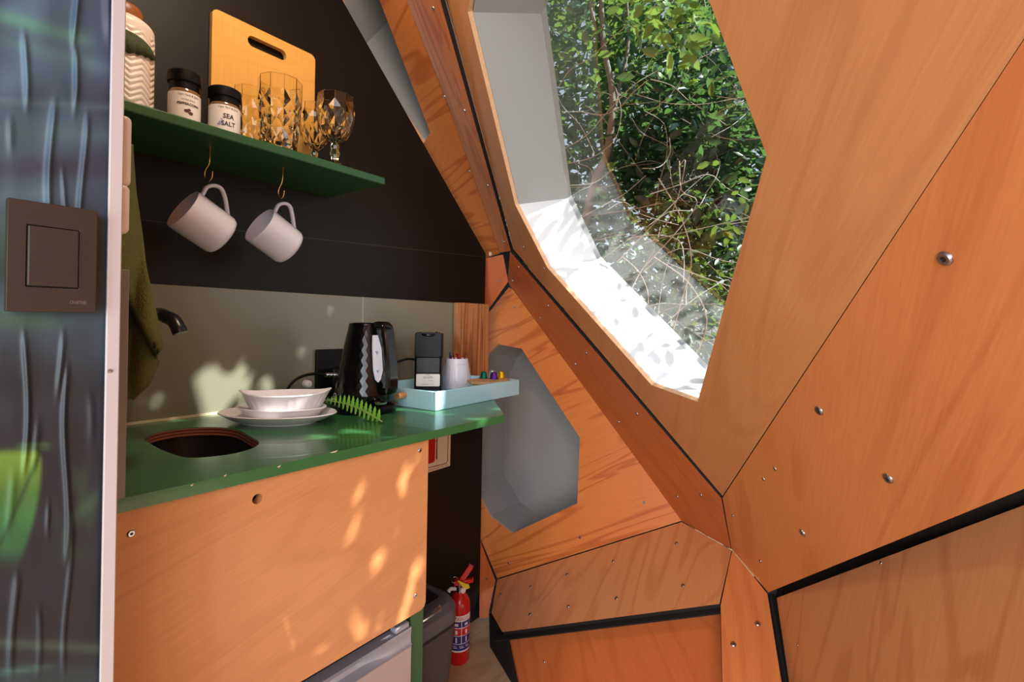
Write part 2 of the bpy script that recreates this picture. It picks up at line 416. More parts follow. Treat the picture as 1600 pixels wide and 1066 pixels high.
# window 1: lining, pane
window_1 = structure('window_1', (1.2, .5, 1.0))
GV = [p + WOFF for p in WV]
WC = sum(WV, Vector()) / 8
for i in range(8):
    a, b = WV[i], WV[(i + 1) % 8]; A, B = GV[i], GV[(i + 1) % 8]
    base = P1.n * .012
    ao, bo = a + WOFF * .07, b + WOFF * .07
    nn = (b - a).cross(WOFF).normalized()
    if nn.dot((a + b) / 2 - WC) < 0: nn = -nn
    mtl = M_grey if i in (0, 7) else M_white  # grey puts the shade of the two unlit boards into their colour
    obj('lining_board', MB().loft([[ao, bo, bo + nn * .012, ao + nn * .012], [A, B, B + nn * .012, A + nn * .012]], True, True), mtl, window_1)
gl = bpy.data.materials.new('window_glass'); gl.use_nodes = True
gb = gl.node_tree.nodes['Principled BSDF']; gb.inputs['Base Color'].default_value = (.96, 1, .99, 1); gb.inputs['Roughness'].default_value = 0
gb.inputs['Transmission Weight'].default_value = 1; gb.inputs['IOR'].default_value = 1.5
# glass lets sunlight straight through (thin pane)
gn = gl.node_tree; mixn = gn.nodes.new('ShaderNodeMixShader'); tr = gn.nodes.new('ShaderNodeBsdfTransparent'); gs = gn.nodes.new('ShaderNodeBsdfGlossy')
gs.inputs['Roughness'].default_value = 0.0; fre = gn.nodes.new('ShaderNodeFresnel'); fre.inputs['IOR'].default_value = 2.0
tr.inputs['Color'].default_value = (.95, .985, .97, 1)
gn.links.new(fre.outputs[0], mixn.inputs[0]); gn.links.new(tr.outputs[0], mixn.inputs[1]); gn.links.new(gs.outputs[0], mixn.inputs[2])
gn.links.new(mixn.outputs[0], gn.nodes['Material Output'].inputs['Surface'])
gc = sum(GV, Vector()) / 8
obj('pane', MB().add([gc + (p - gc) * 1.02 for p in GV], [tuple(range(8))]), gl, window_1)
ex = [gc + (p - gc) * 1.02 + P1.n * .001 for p in GV]; ey = [gc + (p - gc) * 1.16 + P1.n * .001 for p in GV]
obj('outer_frame', MB().prism(ey, P1.n * .02, [ex]), M_white, window_1)

# unseen sun shield added in the plane of panel 1, open around the window
def p1x(Y, z): return Vector(((P1.d + .2 - P1.n.y * Y - P1.n.z * z) / P1.n.x, Y, z))
rh = [gc + (p - gc) * 1.16 + P1.n * (.03) for p in GV]; rh = [p + P1.n * (P1.d + .2 - P1.n.dot(p)) for p in rh]
obj('light_shield', MB().prism([p1x(1.45, 2.44), p1x(-2.6, 2.44), p1x(-2.6, .5), p1x(1.45, .5)], P1.n * .02, [rh]), M_ply, wall_right, uvdir=(Vector((1, 0, 0)), Vector((0, 1, 0)), 0, 0))

# window 2 (end wall): deep grey lining closed by a grey shutter board
def recess(name, pl, V, off, m_line, m_back, loc):
    st = structure(name, loc); c = sum(V, Vector()) / len(V)
    B = [p + off for p in V]; n = len(V)
    for i in range(n):
        a, b, A, Bq = V[i], V[(i + 1) % n], B[i], B[(i + 1) % n]
        nn = (b - a).cross(off).normalized()
        if nn.dot((a + b) / 2 - c) < 0: nn = -nn
        a = a + off * .05; b = b + off * .05
        obj('lining_board', MB().loft([[a, b, b + nn * .01, a + nn * .01], [A, Bq, Bq + nn * .01, A + nn * .01]], True, True), m_line, st)
    obj('shutter_board', MB().prism(B, off.normalized() * .01), m_back, st)
    return st
recess('window_2', P5, W2, P5.n * .26, M_grey, M_grey_dark, (1.65, 1.0, .8))
recess('window_3', U_, W3, U_.n * .20 + Vector((0, .05, .03)), M_grey, M_grey, (1.0, 1.3, 1.8))

# ------------------------------------------------------------------ kitchen wall, floor, ceiling
KX = 1.474
e0 = onY(535, 0, WY); e1 = onY(759, 397, WY)
dirn = (e0 - e1); e2 = e1 + dirn * 1.7
wpoly = [Vector((-.9, WY, 0)), Vector((KX, WY, 0)), Vector((KX, WY, e1.z)), Vector((e2.x, WY, e2.z)), Vector((-.9, WY, e2.z))]
obj('wall_kitchen', MB().prism(wpoly, (0, .03, 0)), M_wall, kind='structure')
sz = 1.190
sx = onY(565, 466, WY).x
splash = structure('trim_1', (.6, WY, CZ))
obj('splash_panel', MB().box(((-.4 + sx) / 2 - .0008, WY - .003, (CZ + sz) / 2), (sx + .4 - .0016, .006, sz - CZ)), M_splash, splash, bevel=.001)
obj('splash_panel', MB().box(((KX - .14 + sx) / 2 + .0008, WY - .003, (CZ + sz) / 2), (KX - .14 - sx - .0016, .006, sz - CZ)), M_splash, splash, bevel=.001)
obj('joint_bead', MB().box((sx, WY - .004, (CZ + sz) / 2), (.003, .005, sz - CZ)), mat('joint_sealant', srgb(196, 190, 174), .5), splash)
obj('sealant_bead', MB().box((.45, WY - .0065, CZ + .0025), (1.6, .005, .005)), mat('cream_sealant', srgb(226, 214, 186), .5), splash)
# seams in the black wall boards: shallow proud bead lines
seam = MB()
for (x0, y0, x1, y1) in ((205, 342, 758, 402),):
    a = onY(x0, y0, WY - .0006); b = onY(x1, y1, WY - .0006)
    seam.prism([a + Vector((0, 0, .0008)), b + Vector((0, 0, .0008)), b - Vector((0, 0, .0008)), a - Vector((0, 0, .0008))], (0, .0006, 0))
obj('trim_2', seam, mat('seam_filler', srgb(60, 50, 44), .5), kind='structure')
screw_m = MB().lathe([(.0001, .006), (.006, .005), (.009, 0)], 12, M=Matrix.Rotation(radians(90), 4, 'X').to_3x3(), c=onY(766, 397, WY - .004))
obj('trim_3', screw_m, mat('cream_cap', srgb(214, 206, 190), .4), smooth=40, kind='structure')

fl = structure('floor')
for i in range(14):
    y0 = -2.2 + i * .26
    obj('floorboard', MB().box((.2, y0 + .129, -.01), (3.6, .257, .02)), M_floor, fl, uvdir=(Vector((1, 0, 0)), Vector((0, 1, 0)), i * 1.7, i * .9), bevel=.001)
obj('ceiling', MB().prism([Vector((-1.9, -1.9, 2.42)), Vector((-1.4, -1.9, 2.42)), Vector((.95, WY + .05, 2.42)), Vector((-1.9, WY + .05, 2.42))], (0, 0, .03)), M_ply, kind='structure')
obj('wall_left', MB().box((-.92, .95, 1.2), (.03, .66, 2.4)), M_wall, kind='structure')

# ------------------------------------------------------------------ partition with printed mural
PY = 0.62
pxe = onY(165, 560, PY).x - .0005
part_ = structure('wall_partition', (pxe, PY, 0))
obj('partition_board', MB().box(((pxe - .9) / 2, PY + .017, 1.2), (pxe + .9, .026, 2.4)), mat('partition_board', srgb(90, 92, 96), .6), part_)
trim_w = .0110
tm = MB().box((pxe - .001 + trim_w / 2 + .0005, PY - .003, 1.2), (trim_w, .004, 2.4))
tm.box((pxe + trim_w - .0015, PY + .013, 1.2), (.003, .034, 2.4))
obj('edge_trim', tm, mat('white_trim', srgb(182, 176, 178), .4), part_, bevel=.0008)
scw = MB().lathe([(.0001, .0012), (.0016, .001), (.0022, 0)], 12, M=Matrix.Rotation(radians(90), 4, 'X').to_3x3(), c=onY(172, 580, PY - .0051))
obj('screw', scw, M_steel, part_, smooth=30)

def lerp3(a, b, t): t = max(0, min(1, t)); return tuple(a[i] + (b[i] - a[i]) * t for i in range(3))
def sm(x, a, b): t = max(0, min(1, (x - a) / (b - a))); return t * t * (3 - 2 * t)
random.seed(3)
from mathutils import noise as mn
def mural(x, y):
    """printed jungle picture on the fabric, in survey coordinates of the flat cloth"""
    n = mn.noise(Vector((x / 60, y / 90, 0))); n2 = mn.noise(Vector((x / 160, y / 45, 3)))
    top = (92, 108, 138); midc = (74, 84, 100); low = (40, 40, 56)
    c = lerp3(top, midc, sm(y, 60, 420)); c = lerp3(c, low, sm(y, 470, 720))
    c = lerp3(c, (66, 62, 96), .6 * sm(x, 90, 170) * (1 - sm(y, 250, 420)))
    def band(yc, w, col, k):
        nonlocal c
        c = lerp3(c, col, k * exp(-((y - yc) / w) ** 2))
    band(28 + .28 * x, 13, (116, 164, 146), .75 * (1 - sm(x, 105, 160)))
    band(64 + .27 * x, 12, (104, 138, 140), .6 * (1 - sm(x, 130, 175)))
    band(158 + .06 * x, 5, (130, 150, 156), .55)
    band(205 + .05 * x, 12, (96, 116, 118), .5)
    band(262, 16, (70, 62, 88), .7)
    band(310, 18, (120, 136, 154), .55 * (1 - sm(x, 60, 140)))
    c = lerp3(c, (112, 150, 104), .45 * (1 - sm(x, 5, 30)) * exp(-((y - 390) / 70) ** 2))
    band(500 + .05 * x, 14, (82, 104, 84), .7 * (1 - sm(x, 50, 130)))
    g = mn.noise(Vector((x / 30, y / 60, 9)))
    c = lerp3(c, (52, 76, 56), .6 * sm(g, .0, .5) * sm(y, 560, 640) * (1 - sm(y, 840, 900)) * sm(x, 60, 110))
    # bright leaf, lower left
    ex = 70 - .00135 * (y - 725) ** 2 * (1 if y > 725 else 12)
    if 692 < y < 900:
        k = (1 - sm(x, ex - 8, ex + 4)) * sm(y, 694 + max(0, 40 - x) * .1, 712)
        lc = lerp3((176, 200, 70), (72, 140, 84), sm(y, 705, 840))
        c = lerp3(c, lc, k * (1 - sm(y, 850, 900)))
        rib = abs((x - 64) + (y - 712) * .42)
        c = lerp3(c, (40, 70, 44), .55 * k * exp(-(rib / 4) ** 2))
        band(697 - .0 * x, 5, (110, 150, 78), .7 * (1 - sm(x, 74, 88)) * sm(x, 20, 40))
    d = abs((y - 800) + (x - 130) * .8)
    c = lerp3(c, (96, 128, 92), .55 * exp(-(d / 16) ** 2) * sm(x, 105, 125) * (1 - sm(x, 150, 165)))
    band(1004 + .06 * x, 9, (104, 116, 104), .8)
    band(1052 - .12 * x, 5, (130, 168, 152), .6 * (1 - sm(x, 60, 120)))
    c = lerp3(c, (72, 96, 96), .5 * sm(y, 1015, 1060))
    k = 1 + .28 * n + .18 * n2
    k *= .76 - .10 * sm(y, 420, 700)
    return (max(0, c[0] * k * .84), min(255, c[1] * k * 1.0), min(255, c[2] * k * .98))
folds = [(110, -60, 92, 4.0, 6), (162, -60, 90, 2.6, 9), (30, 38, 190, 2.8, 7), (106, 60, 195, 3.2, 6), (75, 145, 420, 3.2, 7), (124, 165, 420, 2.8, 6),
         (95, 250, 420, 1.6, 5), (14, 170, 260, 1.6, 8), (40, 505, 760, 2.4, 6), (93, 505, 640, 2.2, 6), (106, 555, 900, 2.6, 6), (60, 640, 760, 1.4, 7),
         (84, 770, 860, 1.6, 5), (30, 880, 1080, 2.0, 8), (112, 780, 1080, 1.6, 6), (20, 720, 860, 1.2, 9), (140, 600, 720, 1.2, 8), (65, 930, 1080, 1.4, 7)]
def fold(x, y):
    h = 0
    for fx, y0, y1, a, w in folds:
        e = sm(y, y0, y0 + 45) * (1 - sm(y, y1 - 60, y1))
        if e > 0: h += a * e * exp(-((x - fx - 5 * sin(y / 55 + fx)) / (w * .72)) ** 2)
    return h * .00115 + .0006 * (1 + mn.noise(Vector((x / 35, y / 80, 5))))
nx, nz = 240, 260
xs = [-160 + (pxe_px + 160) * i / nx for pxe_px in (165,) for i in range(nx + 1)]
vco, vcol = [], []
for j in range(nz + 1):
    y = -420 + 1610 * j / nz
    for i in range(nx + 1):
        xx = xs[i] - .0185 * (y - 560)                # plumb lines lean with the camera roll
        p = onY(xx, y, PY + .003); q = p.copy(); q.y = PY + .003 - fold(xs[i], y)
        vco.append(q); vcol.append(mural(xs[i], y))
fs = [(j * (nx + 1) + i, j * (nx + 1) + i + 1, (j + 1) * (nx + 1) + i + 1, (j + 1) * (nx + 1) + i) for j in range(nz) for i in range(nx)]
mm = bpy.data.materials.new('printed_fabric'); mm.use_nodes = True
mb_ = mm.node_tree.nodes['Principled BSDF']; mb_.inputs['Roughness'].default_value = .5; mb_.inputs['Specular IOR Level'].default_value = .45
at_ = mm.node_tree.nodes.new('ShaderNodeVertexColor'); at_.layer_name = 'print'; mm.node_tree.links.new(at_.outputs[0], mb_.inputs['Base Color'])
cloth = obj('mural_cloth', MB().add(vco, fs), mm, part_, smooth='keep')
ca = cloth.data.color_attributes.new('print', 'FLOAT_COLOR', 'POINT')
for i, c in enumerate(vcol):
    ca.data[i].color = srgb(*c)
print('setting done')
# ==== OBJECTS ====
def camdir(r, u, f): return (RT * r + UP * u + FW * f).normalized()
def rot_basis(x, y, z): return Matrix((x, y, z)).transposed().to_4x4()
M_ceramic = mat('stoneware', srgb(230, 224, 226), .28, noise=(40, .04))
M_ceramic_in = mat('stoneware_inside', srgb(214, 210, 222), .3)
M_mug = mat('lilac_white_glaze', srgb(208, 206, 220), .25, noise=(60, .05))
M_black_gloss = mat('black_gloss', srgb(10, 9, 10), .10, spec=.4)
M_black = mat('black_plastic', srgb(14, 14, 16), .42, spec=.22)
M_chrome = mat('chrome', srgb(210, 212, 216), .12, 1)
M_brass = mat('brass_wire', srgb(206, 160, 90), .25, 1)
M_red = mat('red_enamel', srgb(196, 22, 26), .2, coat=.3)
M_paper = mat('white_label', srgb(232, 226, 226), .55)
M_ink = mat('black_ink', srgb(44, 40, 48), .6)

# --- worktop
xq = onZ(784, 648, CZ).x
hole_px = [(226, 688), (232, 681), (250, 675), (285, 669.5), (322, 667.5), (352, 668.5), (374, 673), (392, 683), (405, 691), (398, 699), (378, 706), (350, 711.5), (315, 715), (290, 715), (268, 709), (246, 700)]
hole = spline([onZ(x, y, CZ) for x, y in hole_px + hole_px[:1]], 3)[:-1]
wt = thing('worktop', 'green painted wooden worktop around the sink, its right end slanted', 'worktop', (.6, 1.0, CZ - .017))
outl = [Vector((.185, CF, CZ)), Vector((xq, CF, CZ)), Vector((xq + .49, CF + .49, CZ)), Vector((xq + .49, WY - .008, CZ)), Vector((.185, WY - .008, CZ))]
mbx = MB().prism(outl, (0, 0, -.017), [hole])
wo = obj('board', mbx, [M_green], wt)
M_layers = bpy.data.materials.new('plywood_layers'); M_layers.use_nodes = True
N = M_layers.node_tree.nodes; L = M_layers.node_tree.links
g_ = N.new('ShaderNodeNewGeometry'); sx_ = N.new('ShaderNodeSeparateXYZ'); L.new(g_.outputs['Position'], sx_.inputs[0])
wv = N.new('ShaderNodeMath'); wv.operation = 'MULTIPLY'; wv.inputs[1].default_value = 1050; L.new(sx_.outputs['Z'], wv.inputs[0])
sn = N.new('ShaderNodeMath'); sn.operation = 'SINE'; L.new(wv.outputs[0], sn.inputs[0])
cr = N.new('ShaderNodeValToRGB'); cr.color_ramp.elements[0].color = srgb(88, 46, 28); cr.color_ramp.elements[1].color = srgb(168, 98, 62)
cr.color_ramp.elements[0].position = .2; cr.color_ramp.elements[1].position = .6
L.new(sn.outputs[0], cr.inputs[0]); L.new(cr.outputs[0], N['Principled BSDF'].inputs['Base Color']); N['Principled BSDF'].inputs['Roughness'].default_value = .6
hc = sum(hole, Vector()) / len(hole)
# bare plywood lip of the cut-out
mbx = MB().loft([[p + (hc - p).normalized() * .0008 + Vector((0, 0, -.0012)) for p in hole], [p + (hc - p).normalized() * .0008 + Vector((0, 0, -.0168)) for p in hole]])
obj('cutout_edge', mbx, M_layers, wt, smooth=60)
for x, y, w in ((522, 706, .008), (436, 729, .003), (300, 758, .002), (352, 743, .002)):
    p = onY(x, y, CF - .0002); chip = MB().add([p + Vector((-w, 0, 0)), p + Vector((w, 0, .0012)), p + Vector((w * .3, 0, -.0016)), p + Vector((-w * .6, 0, -.0012))], [(0, 3, 2, 1)])
    obj('paint_chip', chip, M_chip, wo)
sk = thing('sink_basin', 'dark steel sink basin set under the hole in the green worktop', 'sink', (hc.x, hc.y, CZ - .16))
rings = [[hc + (p - hc) * k + Vector((0, 0, -dz)) for p in hole] for k, dz in ((1.12, .0175), (1.12, .022), (1.10, .10), (.98, .15), (.5, .158), (.12, .16))]
obj('bowl', MB().loft(rings, cap1=True), mat('dark_steel', srgb(96, 92, 92), .32, .85), sk, smooth=50)
obj('drain', MB().lathe([(.0001, .004), (.018, .003), (.022, 0)], 20, c=hc + Vector((0, 0, -.158))), M_chrome, sk, smooth=40)

# --- base cabinet
FYP = CF + .012
pr = onY(669, 720, FYP).x; pb = onY(560, 1012, FYP).z
cab = thing('base_cabinet', 'low kitchen cabinet with a plain plywood front and green end panel', 'cabinet', ((pr + .2) / 2, .95, 0))
r_ = .012
front = [Vector((.17, FYP, CZ - .018)), Vector((pr, FYP, CZ - .018)), Vector((pr, FYP, pb + r_)), Vector((pr - r_ * .3, FYP, pb + r_ * .3)), Vector((pr - r_, FYP, pb)), Vector((.17, FYP, pb))]
c0 = onY(402, 780, FYP); ring = [c0 + Vector((.0075 * cos(a * pi / 10), 0, .0075 * sin(a * pi / 10))) for a in range(20)]
obj('front_panel', MB().prism(front, (0, .018, 0), [ring]), [M_ply_cab, M_edge], cab, uvdir=(Vector((.96, 0, .28)), Vector((-.28, 0, .96)), 3.1, 4.4))
FPL = Plane(Vector((0, FYP, 0)), Vector((1, FYP, 0)), Vector((0, FYP, 1)))
screws(FPL, [(205, 834), (656, 704), (649, 931)], cab, .6)
gx0, gx1 = onY(641, 1010, FYP + .02).x, onY(661, 1000, FYP + .02).x
obj('end_panel', MB().box(((gx0 + gx1) / 2, (FYP + .02 + WY - .01) / 2, (CZ - .018) / 2), (gx1 - gx0, WY - .03 - FYP, CZ - .019)), M_green_dark, cab, bevel=.001)
obj('end_panel', MB().box((.18, (FYP + .02 + WY - .01) / 2, (CZ - .018) / 2), (.018, WY - .03 - FYP, CZ - .019)), M_green_dark, cab, bevel=.001)
obj('back_panel', MB().box(((.19 + gx0) / 2, WY - .02, .44), (gx0 - .19, .01, .86)), M_gap, cab)

# --- small fridge under the cabinet front
M_silver = mat('silver_door', srgb(172, 158, 156), .4, .3, noise=(3, .06)); M_hgrey = mat('grey_handle_plastic', srgb(150, 150, 162), .3, .2)
fx1 = gx0 - .003; fx0 = .2; FY = FYP + .012
zt = onY(636, 985, FY).z; zh = onY(645, 1006, FY).z
fr = thing('fridge', 'silver under-counter fridge with a scooped grey door grip', 'fridge', ((fx0 + fx1) / 2, 1.0, 0))
obj('body', MB().box(((fx0 + fx1) / 2, (FY + .03 + WY - .03) / 2, (pb - .012) / 2 + .005), (fx1 - fx0 - .004, WY - .06 - FY, pb - .022)), mat('fridge_body', srgb(52, 50, 54), .5), fr, bevel=.003)
obj('door', MB().box(((fx0 + fx1) / 2, FY + .014, zh / 2 + .01), (fx1 - fx0, .028, zh - .022)), M_silver, fr, bevel=.002)
prof = [(FY + .002, zt), (FY + .006, zt - .002), (FY + .014, zt - .008), (FY + .019, zh + .014), (FY + .017, zh + .006), (FY + .008, zh + .002), (FY - .001, zh + .0005), (FY - .001, zh), (FY + .027, zh), (FY + .027, zt)]
NX = 24; rings = []
for i in range(NX + 1):
    u = i / NX; x = fx0 + (fx1 - fx0) * u
    k = max(0, min(1, (1 - u) * 9 - .9)); k = k * k * (3 - 2 * k)
    rings.append([Vector((x, y if j in (0, 8, 9) else (FY + .001 + (y - FY - .001) * max(k, .12 if j < 6 else 1)), z)) for j, (y, z) in enumerate(prof)])
obj('door_grip', MB().loft(rings, True, True), M_hgrey, fr, smooth=35)
obj('hinge_cap', MB().box((fx1 - .022, FY + .012, zt + .007), (.036, .02, .012)), M_hgrey, fr, bevel=.004, bseg=3)

# --- pedal bin
M_bin = mat('charcoal_plastic', srgb(72, 72, 80), .45, noise=(30, .05)); M_bin_b = mat('dark_bin_body', srgb(58, 54, 56), .55)
bx0, bx1, by0, by1, bz = gx1 + .004, .932, .835, 1.12, .445
bn = thing('waste_bin', 'charcoal waste bin with inset black lid next to the cabinet', 'bin', ((bx0 + bx1) / 2, (by0 + by1) / 2, 0))
def rrect(x0, x1, y0, y1, r, n=5):
    out = []
    for cx, cy, a0 in ((x1 - r, y0 + r, -90), (x1 - r, y1 - r, 0), (x0 + r, y1 - r, 90), (x0 + r, y0 + r, 180)):
        for k in range(n + 1):
            a = radians(a0 + 90 * k / n); out.append((cx + r * cos(a), cy + r * sin(a)))
    return out
def ring2(pts, z): return [Vector((x, y, z)) for x, y in pts]
obj('body', MB().loft([ring2(rrect(bx0 + .012, bx1 - .03, by0 + .03, by1 - .02, .03), .004), ring2(rrect(bx0 + .001, bx1 - .002, by0 + .002, by1 - .003, .038), bz - .062)], True, True), M_bin_b, bn, smooth=40)
obj('gap_shade_ring', MB().loft([ring2(rrect(bx0 + .002, bx1 - .003, by0 + .003, by1 - .004, .038), z) for z in (bz - .062, bz - .05)], True, True), M_gap, bn, smooth=40)  # flush black ring, shade under the lid put in as colour
obj('lid', MB().loft([ring2(rrect(bx0, bx1, by0, by1, .04), bz - .052), ring2(rrect(bx0, bx1, by0, by1, .042), bz - .02), ring2(rrect(bx0 + .006, bx1 - .010, by0 + .012, by1 - .006, .04), bz - .003), ring2(rrect(bx0 + .012, bx1 - .018, by0 + .022, by1 - .012, .036), bz),
     ring2(rrect(bx0 + .02, bx1 - .03, by0 + .042, by1 - .022, .018), bz), ring2(rrect(bx0 + .02, bx1 - .031, by0 + .043, by1 - .022, .017), bz - .006)], True, True), M_bin, bn, smooth=35)
obj('inset_flap', MB().loft([ring2(rrect(bx0 + .022, bx1 - .033, by0 + .045, by1 - .024, .016), z) for z in (bz - .008, bz - .0035)], True, True), M_black, bn, smooth=30)
pA = onY(661, 968, by0); pB = onY(689, 950, by0)
badge = obj('badge_strip', MB().box((pA.x / 2 + pB.x / 2 - .02, by0 - .0008, (pA.z + pB.z) / 2 - .004), (pB.x - pA.x + .04, .002, .004)), M_chrome, bn)
bt = MB()
put_text(bt, 'CURVER', .011, Matrix.Translation((pB.x - .017, by0 - .0012, (pA.z + pB.z) / 2 + .005)) @ Matrix.Rotation(radians(90), 4, 'X'), .03)
obj('lettering', bt, M_chrome, badge)

# --- fire extinguisher
eb = onZ(716, 1031, 0)
er = 17.0 * (eb - EYE).dot(FW) / F
ex_ = thing('fire_extinguisher', 'small red fire extinguisher standing on the floor by the bin', 'extinguisher', eb)
hh = .205
obj('cylinder', MB().lathe([(.0001, 0), (er * .86, 0), (er, .008), (er, hh - .02), (er * .93, hh - .004), (er * .7, hh + .012), (er * .4, hh + .02), (er * .36, hh + .024)], 40, c=eb, cap1=True), M_red, ex_, smooth=50)
M_blue = mat('label_blue', srgb(46, 44, 110), .4); M_lred = mat('label_red', srgb(206, 34, 36), .4)
Rl = er + .0006; azc = atan2(-(eb.y), -(eb.x)) + .0
def cyl_patch(mb, a0, a1, z0, z1, R, n=16):
    for i in range(n):
        t0 = azc + a0 + (a1 - a0) * i / n; t1 = azc + a0 + (a1 - a0) * (i + 1) / n
        mb.add([eb + Vector((R * cos(t), R * sin(t), z)) for t, z in ((t0, z0), (t1, z0), (t1, z1), (t0, z1))], [(0, 1, 2, 3)])
    return mb
elab = obj('label', cyl_patch(MB(), -1.9, 1.9, .047, .165, Rl, 28), M_paper, ex_, smooth=60)
CW = .92
for k in range(-2, 2):
    a0 = k * CW + .25
    for z0, z1, mt_, (cz, w, h) in ((.127, .146, M_blue, (.136, .34, .008)), (.101, .124, M_lred, (.112, .22, .013)), (.075, .099, M_blue, (.087, .12, .017))):
        obj('label_panel', cyl_patch(MB(), a0 + .03, a0 + CW - .03, z0, z1, Rl + .0003, 6), mt_, elab)
        obj('label_mark', cyl_patch(MB(), a0 + CW / 2 - w / 2, a0 + CW / 2 + w / 2, cz - h / 2, cz + h / 2, Rl + .0006, 3), M_paper, elab)
obj('label_panel', cyl_patch(MB(), -1.8, 1.8, .052, .073, Rl + .0003, 24), M_blue, elab)
for k in range(-2, 3):
    obj('label_mark', cyl_patch(MB(), k * .6 + .1, k * .6 + .5, .0605, .0625, Rl + .0006, 3), M_paper, elab)
    obj('label_mark', cyl_patch(MB(), k * .6 + .05, k * .6 + .4, .066, .0675, Rl + .0006, 3), M_paper, elab)
et = MB()
V, Fs = text_mb('NTASACO', .016, .05)
for_pts = []
for v in V:
    a = azc + v.x / Rl + .12; for_pts.append(eb + Vector(((Rl + .0006) * cos(a), (Rl + .0006) * sin(a), .155 + v.y)))
et.add(for_pts, Fs)
obj('lettering', et, M_lred, elab)
top = eb + Vector((0, 0, hh + .022)); hd = RT * .8 + FW * .2; hd = hd.normalized()
obj('valve', MB().lathe([(.011, 0), (.011, .008), (.014, .010), (.014, .018), (.009, .02), (.009, .03)], 20, c=top, cap1=True), M_chrome, ex_, smooth=35)
obj('gauge', MB().lathe([(.0001, .005), (.009, .005), (.010, 0)], 20, M=(-FW + RT * .5).to_track_quat('Z', 'Y').to_matrix(), c=top + Vector((0, 0, .012)) - FW * .014 + RT * .012), M_paper, ex_, smooth=35)
def bar(mb, a, b, w, t, side):
    a, b = Vector(a), Vector(b); d = (b - a).normalized(); n = d.cross(side).normalized(); s = side.normalized()
    mb.loft([[p - s * w / 2 - n * t / 2, p + s * w / 2 - n * t / 2, p + s * w / 2 + n * t / 2, p - s * w / 2 + n * t / 2] for p in (a, b)], True, True); return mb
side = FW
obj('lever', bar(bar(MB(), top + Vector((0, 0, .03)) - hd * .018, top + Vector((0, 0, .034)) + hd * .004, .018, .016, side), top + Vector((0, 0, .03)), top + hd * .038 + Vector((0, 0, .082)), .018, .018, side), M_red, ex_, bevel=.002)
obj('carry_handle', bar(MB(), top + Vector((0, 0, .028)), top + hd * .046 + Vector((0, 0, .034)), .016, .013, side), M_red, ex_, bevel=.002)
rg = top + Vector((0, 0, .044)) - hd * .016 - FW * .008
obj('pull_ring', MB().tube([rg + (hd * cos(a) + UP * sin(a)) * .010 for a in [2 * pi * k / 16 for k in range(17)]], .0011, 6), M_chrome, ex_, smooth=60)
tg = MB(); a = rg + hd * .012 - FW * .010; b = a + hd * .030 - UP * .022
tg.prism([a + UP * .003, a - UP * .001, b - hd * .006 - UP * .010, b + hd * .010 - UP * .004, b + hd * .006 + UP * .008, b - hd * .002 + UP * .010], -FW * .0012)
obj('seal_tag', tg, mat('yellow_tag', srgb(226, 204, 40), .4), ex_)
obj('hose_nozzle', MB().tube([top + Vector((0, 0, .01)) - hd * .01, top - hd * .03 + Vector((0, 0, .012)), top - hd * .036 + Vector((0, 0, .004))], [.006, .006, .0075], 12), M_paper, ex_, smooth=40)

# --- extinguisher sign on the wall
SY = WY - .0015
sa = onY(704, 680, SY); sb_ = onY(703.5, 728, SY)
sxr = sa.x; szb = sb_.z; sgn = thing('safety_sign', 'white and red fire extinguisher sign on the black wall under the worktop', 'sign', (sxr - .09, WY, szb))
szt = CZ - .06; SW_ = .19; sxl = sxr - SW_; sh = .19
splt = obj('plate', MB().box((sxr - SW_ / 2, WY - .001, szb + sh / 2), (SW_, .0018, sh)), mat('ivory_sign', srgb(228, 220, 196), .5), sgn)
srd = mat('sign_red', srgb(186, 10, 20), .45); sdr = mat('sign_dark_red', srgb(120, 14, 26), .5)
def flat(mb, pts): mb.add([Vector((x, WY - .0024, z)) for x, z in pts], [tuple(range(len(pts)))]); return mb
q = lambda x, y: (lambda p: (p.x, p.z))(onY(x, y, WY - .0024))
exr = q(680, 700)[0]; exb = q(680, 722)[1]
sym = flat(MB(), [(exr, exb + .006), (exr, exb + .105), (exr - .006, exb + .12), (exr - .052, exb + .12), (exr - .058, exb + .105), (exr - .058, exb + .006), (exr - .052, exb), (exr - .006, exb)])
flat(sym, [(exr - .02, exb + .118), (exr - .02, exb + .14), (exr + .012, exb + .146), (exr + .012, exb + .152), (exr - .04, exb + .15), (exr - .04, exb + .118)])
obj('extinguisher_symbol', sym, srd, splt)
hz = MB().tube([Vector((exr - .02, WY - .0024, exb + .135)), Vector((exr + .022, WY - .0024, exb + .125)), Vector((exr + .014, WY - .0024, exb + .10)), Vector((exr + .0075, WY - .0024, exb + .075)), Vector((exr + .0075, WY - .0024, exb + .008))], [.0015, .0017, .0017, .0018, .0028], 6)
hz.add([Vector((x, WY - .0024, z)) for x, z in ((exr, exb + .07), (exr + .012, exb + .072), (exr + .012, exb + .0745), (exr, exb + .0725))], [(0, 1, 2, 3)])
obj('hose_symbol', hz, sdr, splt)
bl = MB(); m1 = .013
inner = [(sxl + m1, szb + m1 + .006), (sxr - m1 - .008, szb + m1), (sxr - m1, szb + m1 + .008), (sxr - m1, szb + sh - m1), (sxl + m1, szb + sh - m1)]
bl.tube([Vector((x, WY - .0022, z)) for x, z in inner + inner[:1]], .0013, 5)
obj('border_line', bl, sdr, splt)
stx = MB(); put_text(stx, 'FIRE EXTINGUISHER  SABS 1186', .0065, Matrix.Translation((sxr - .07, WY - .0022, szb + .0065)) @ Matrix.Rotation(radians(90), 4, 'X'), .115)
obj('lettering', stx, sdr, splt)

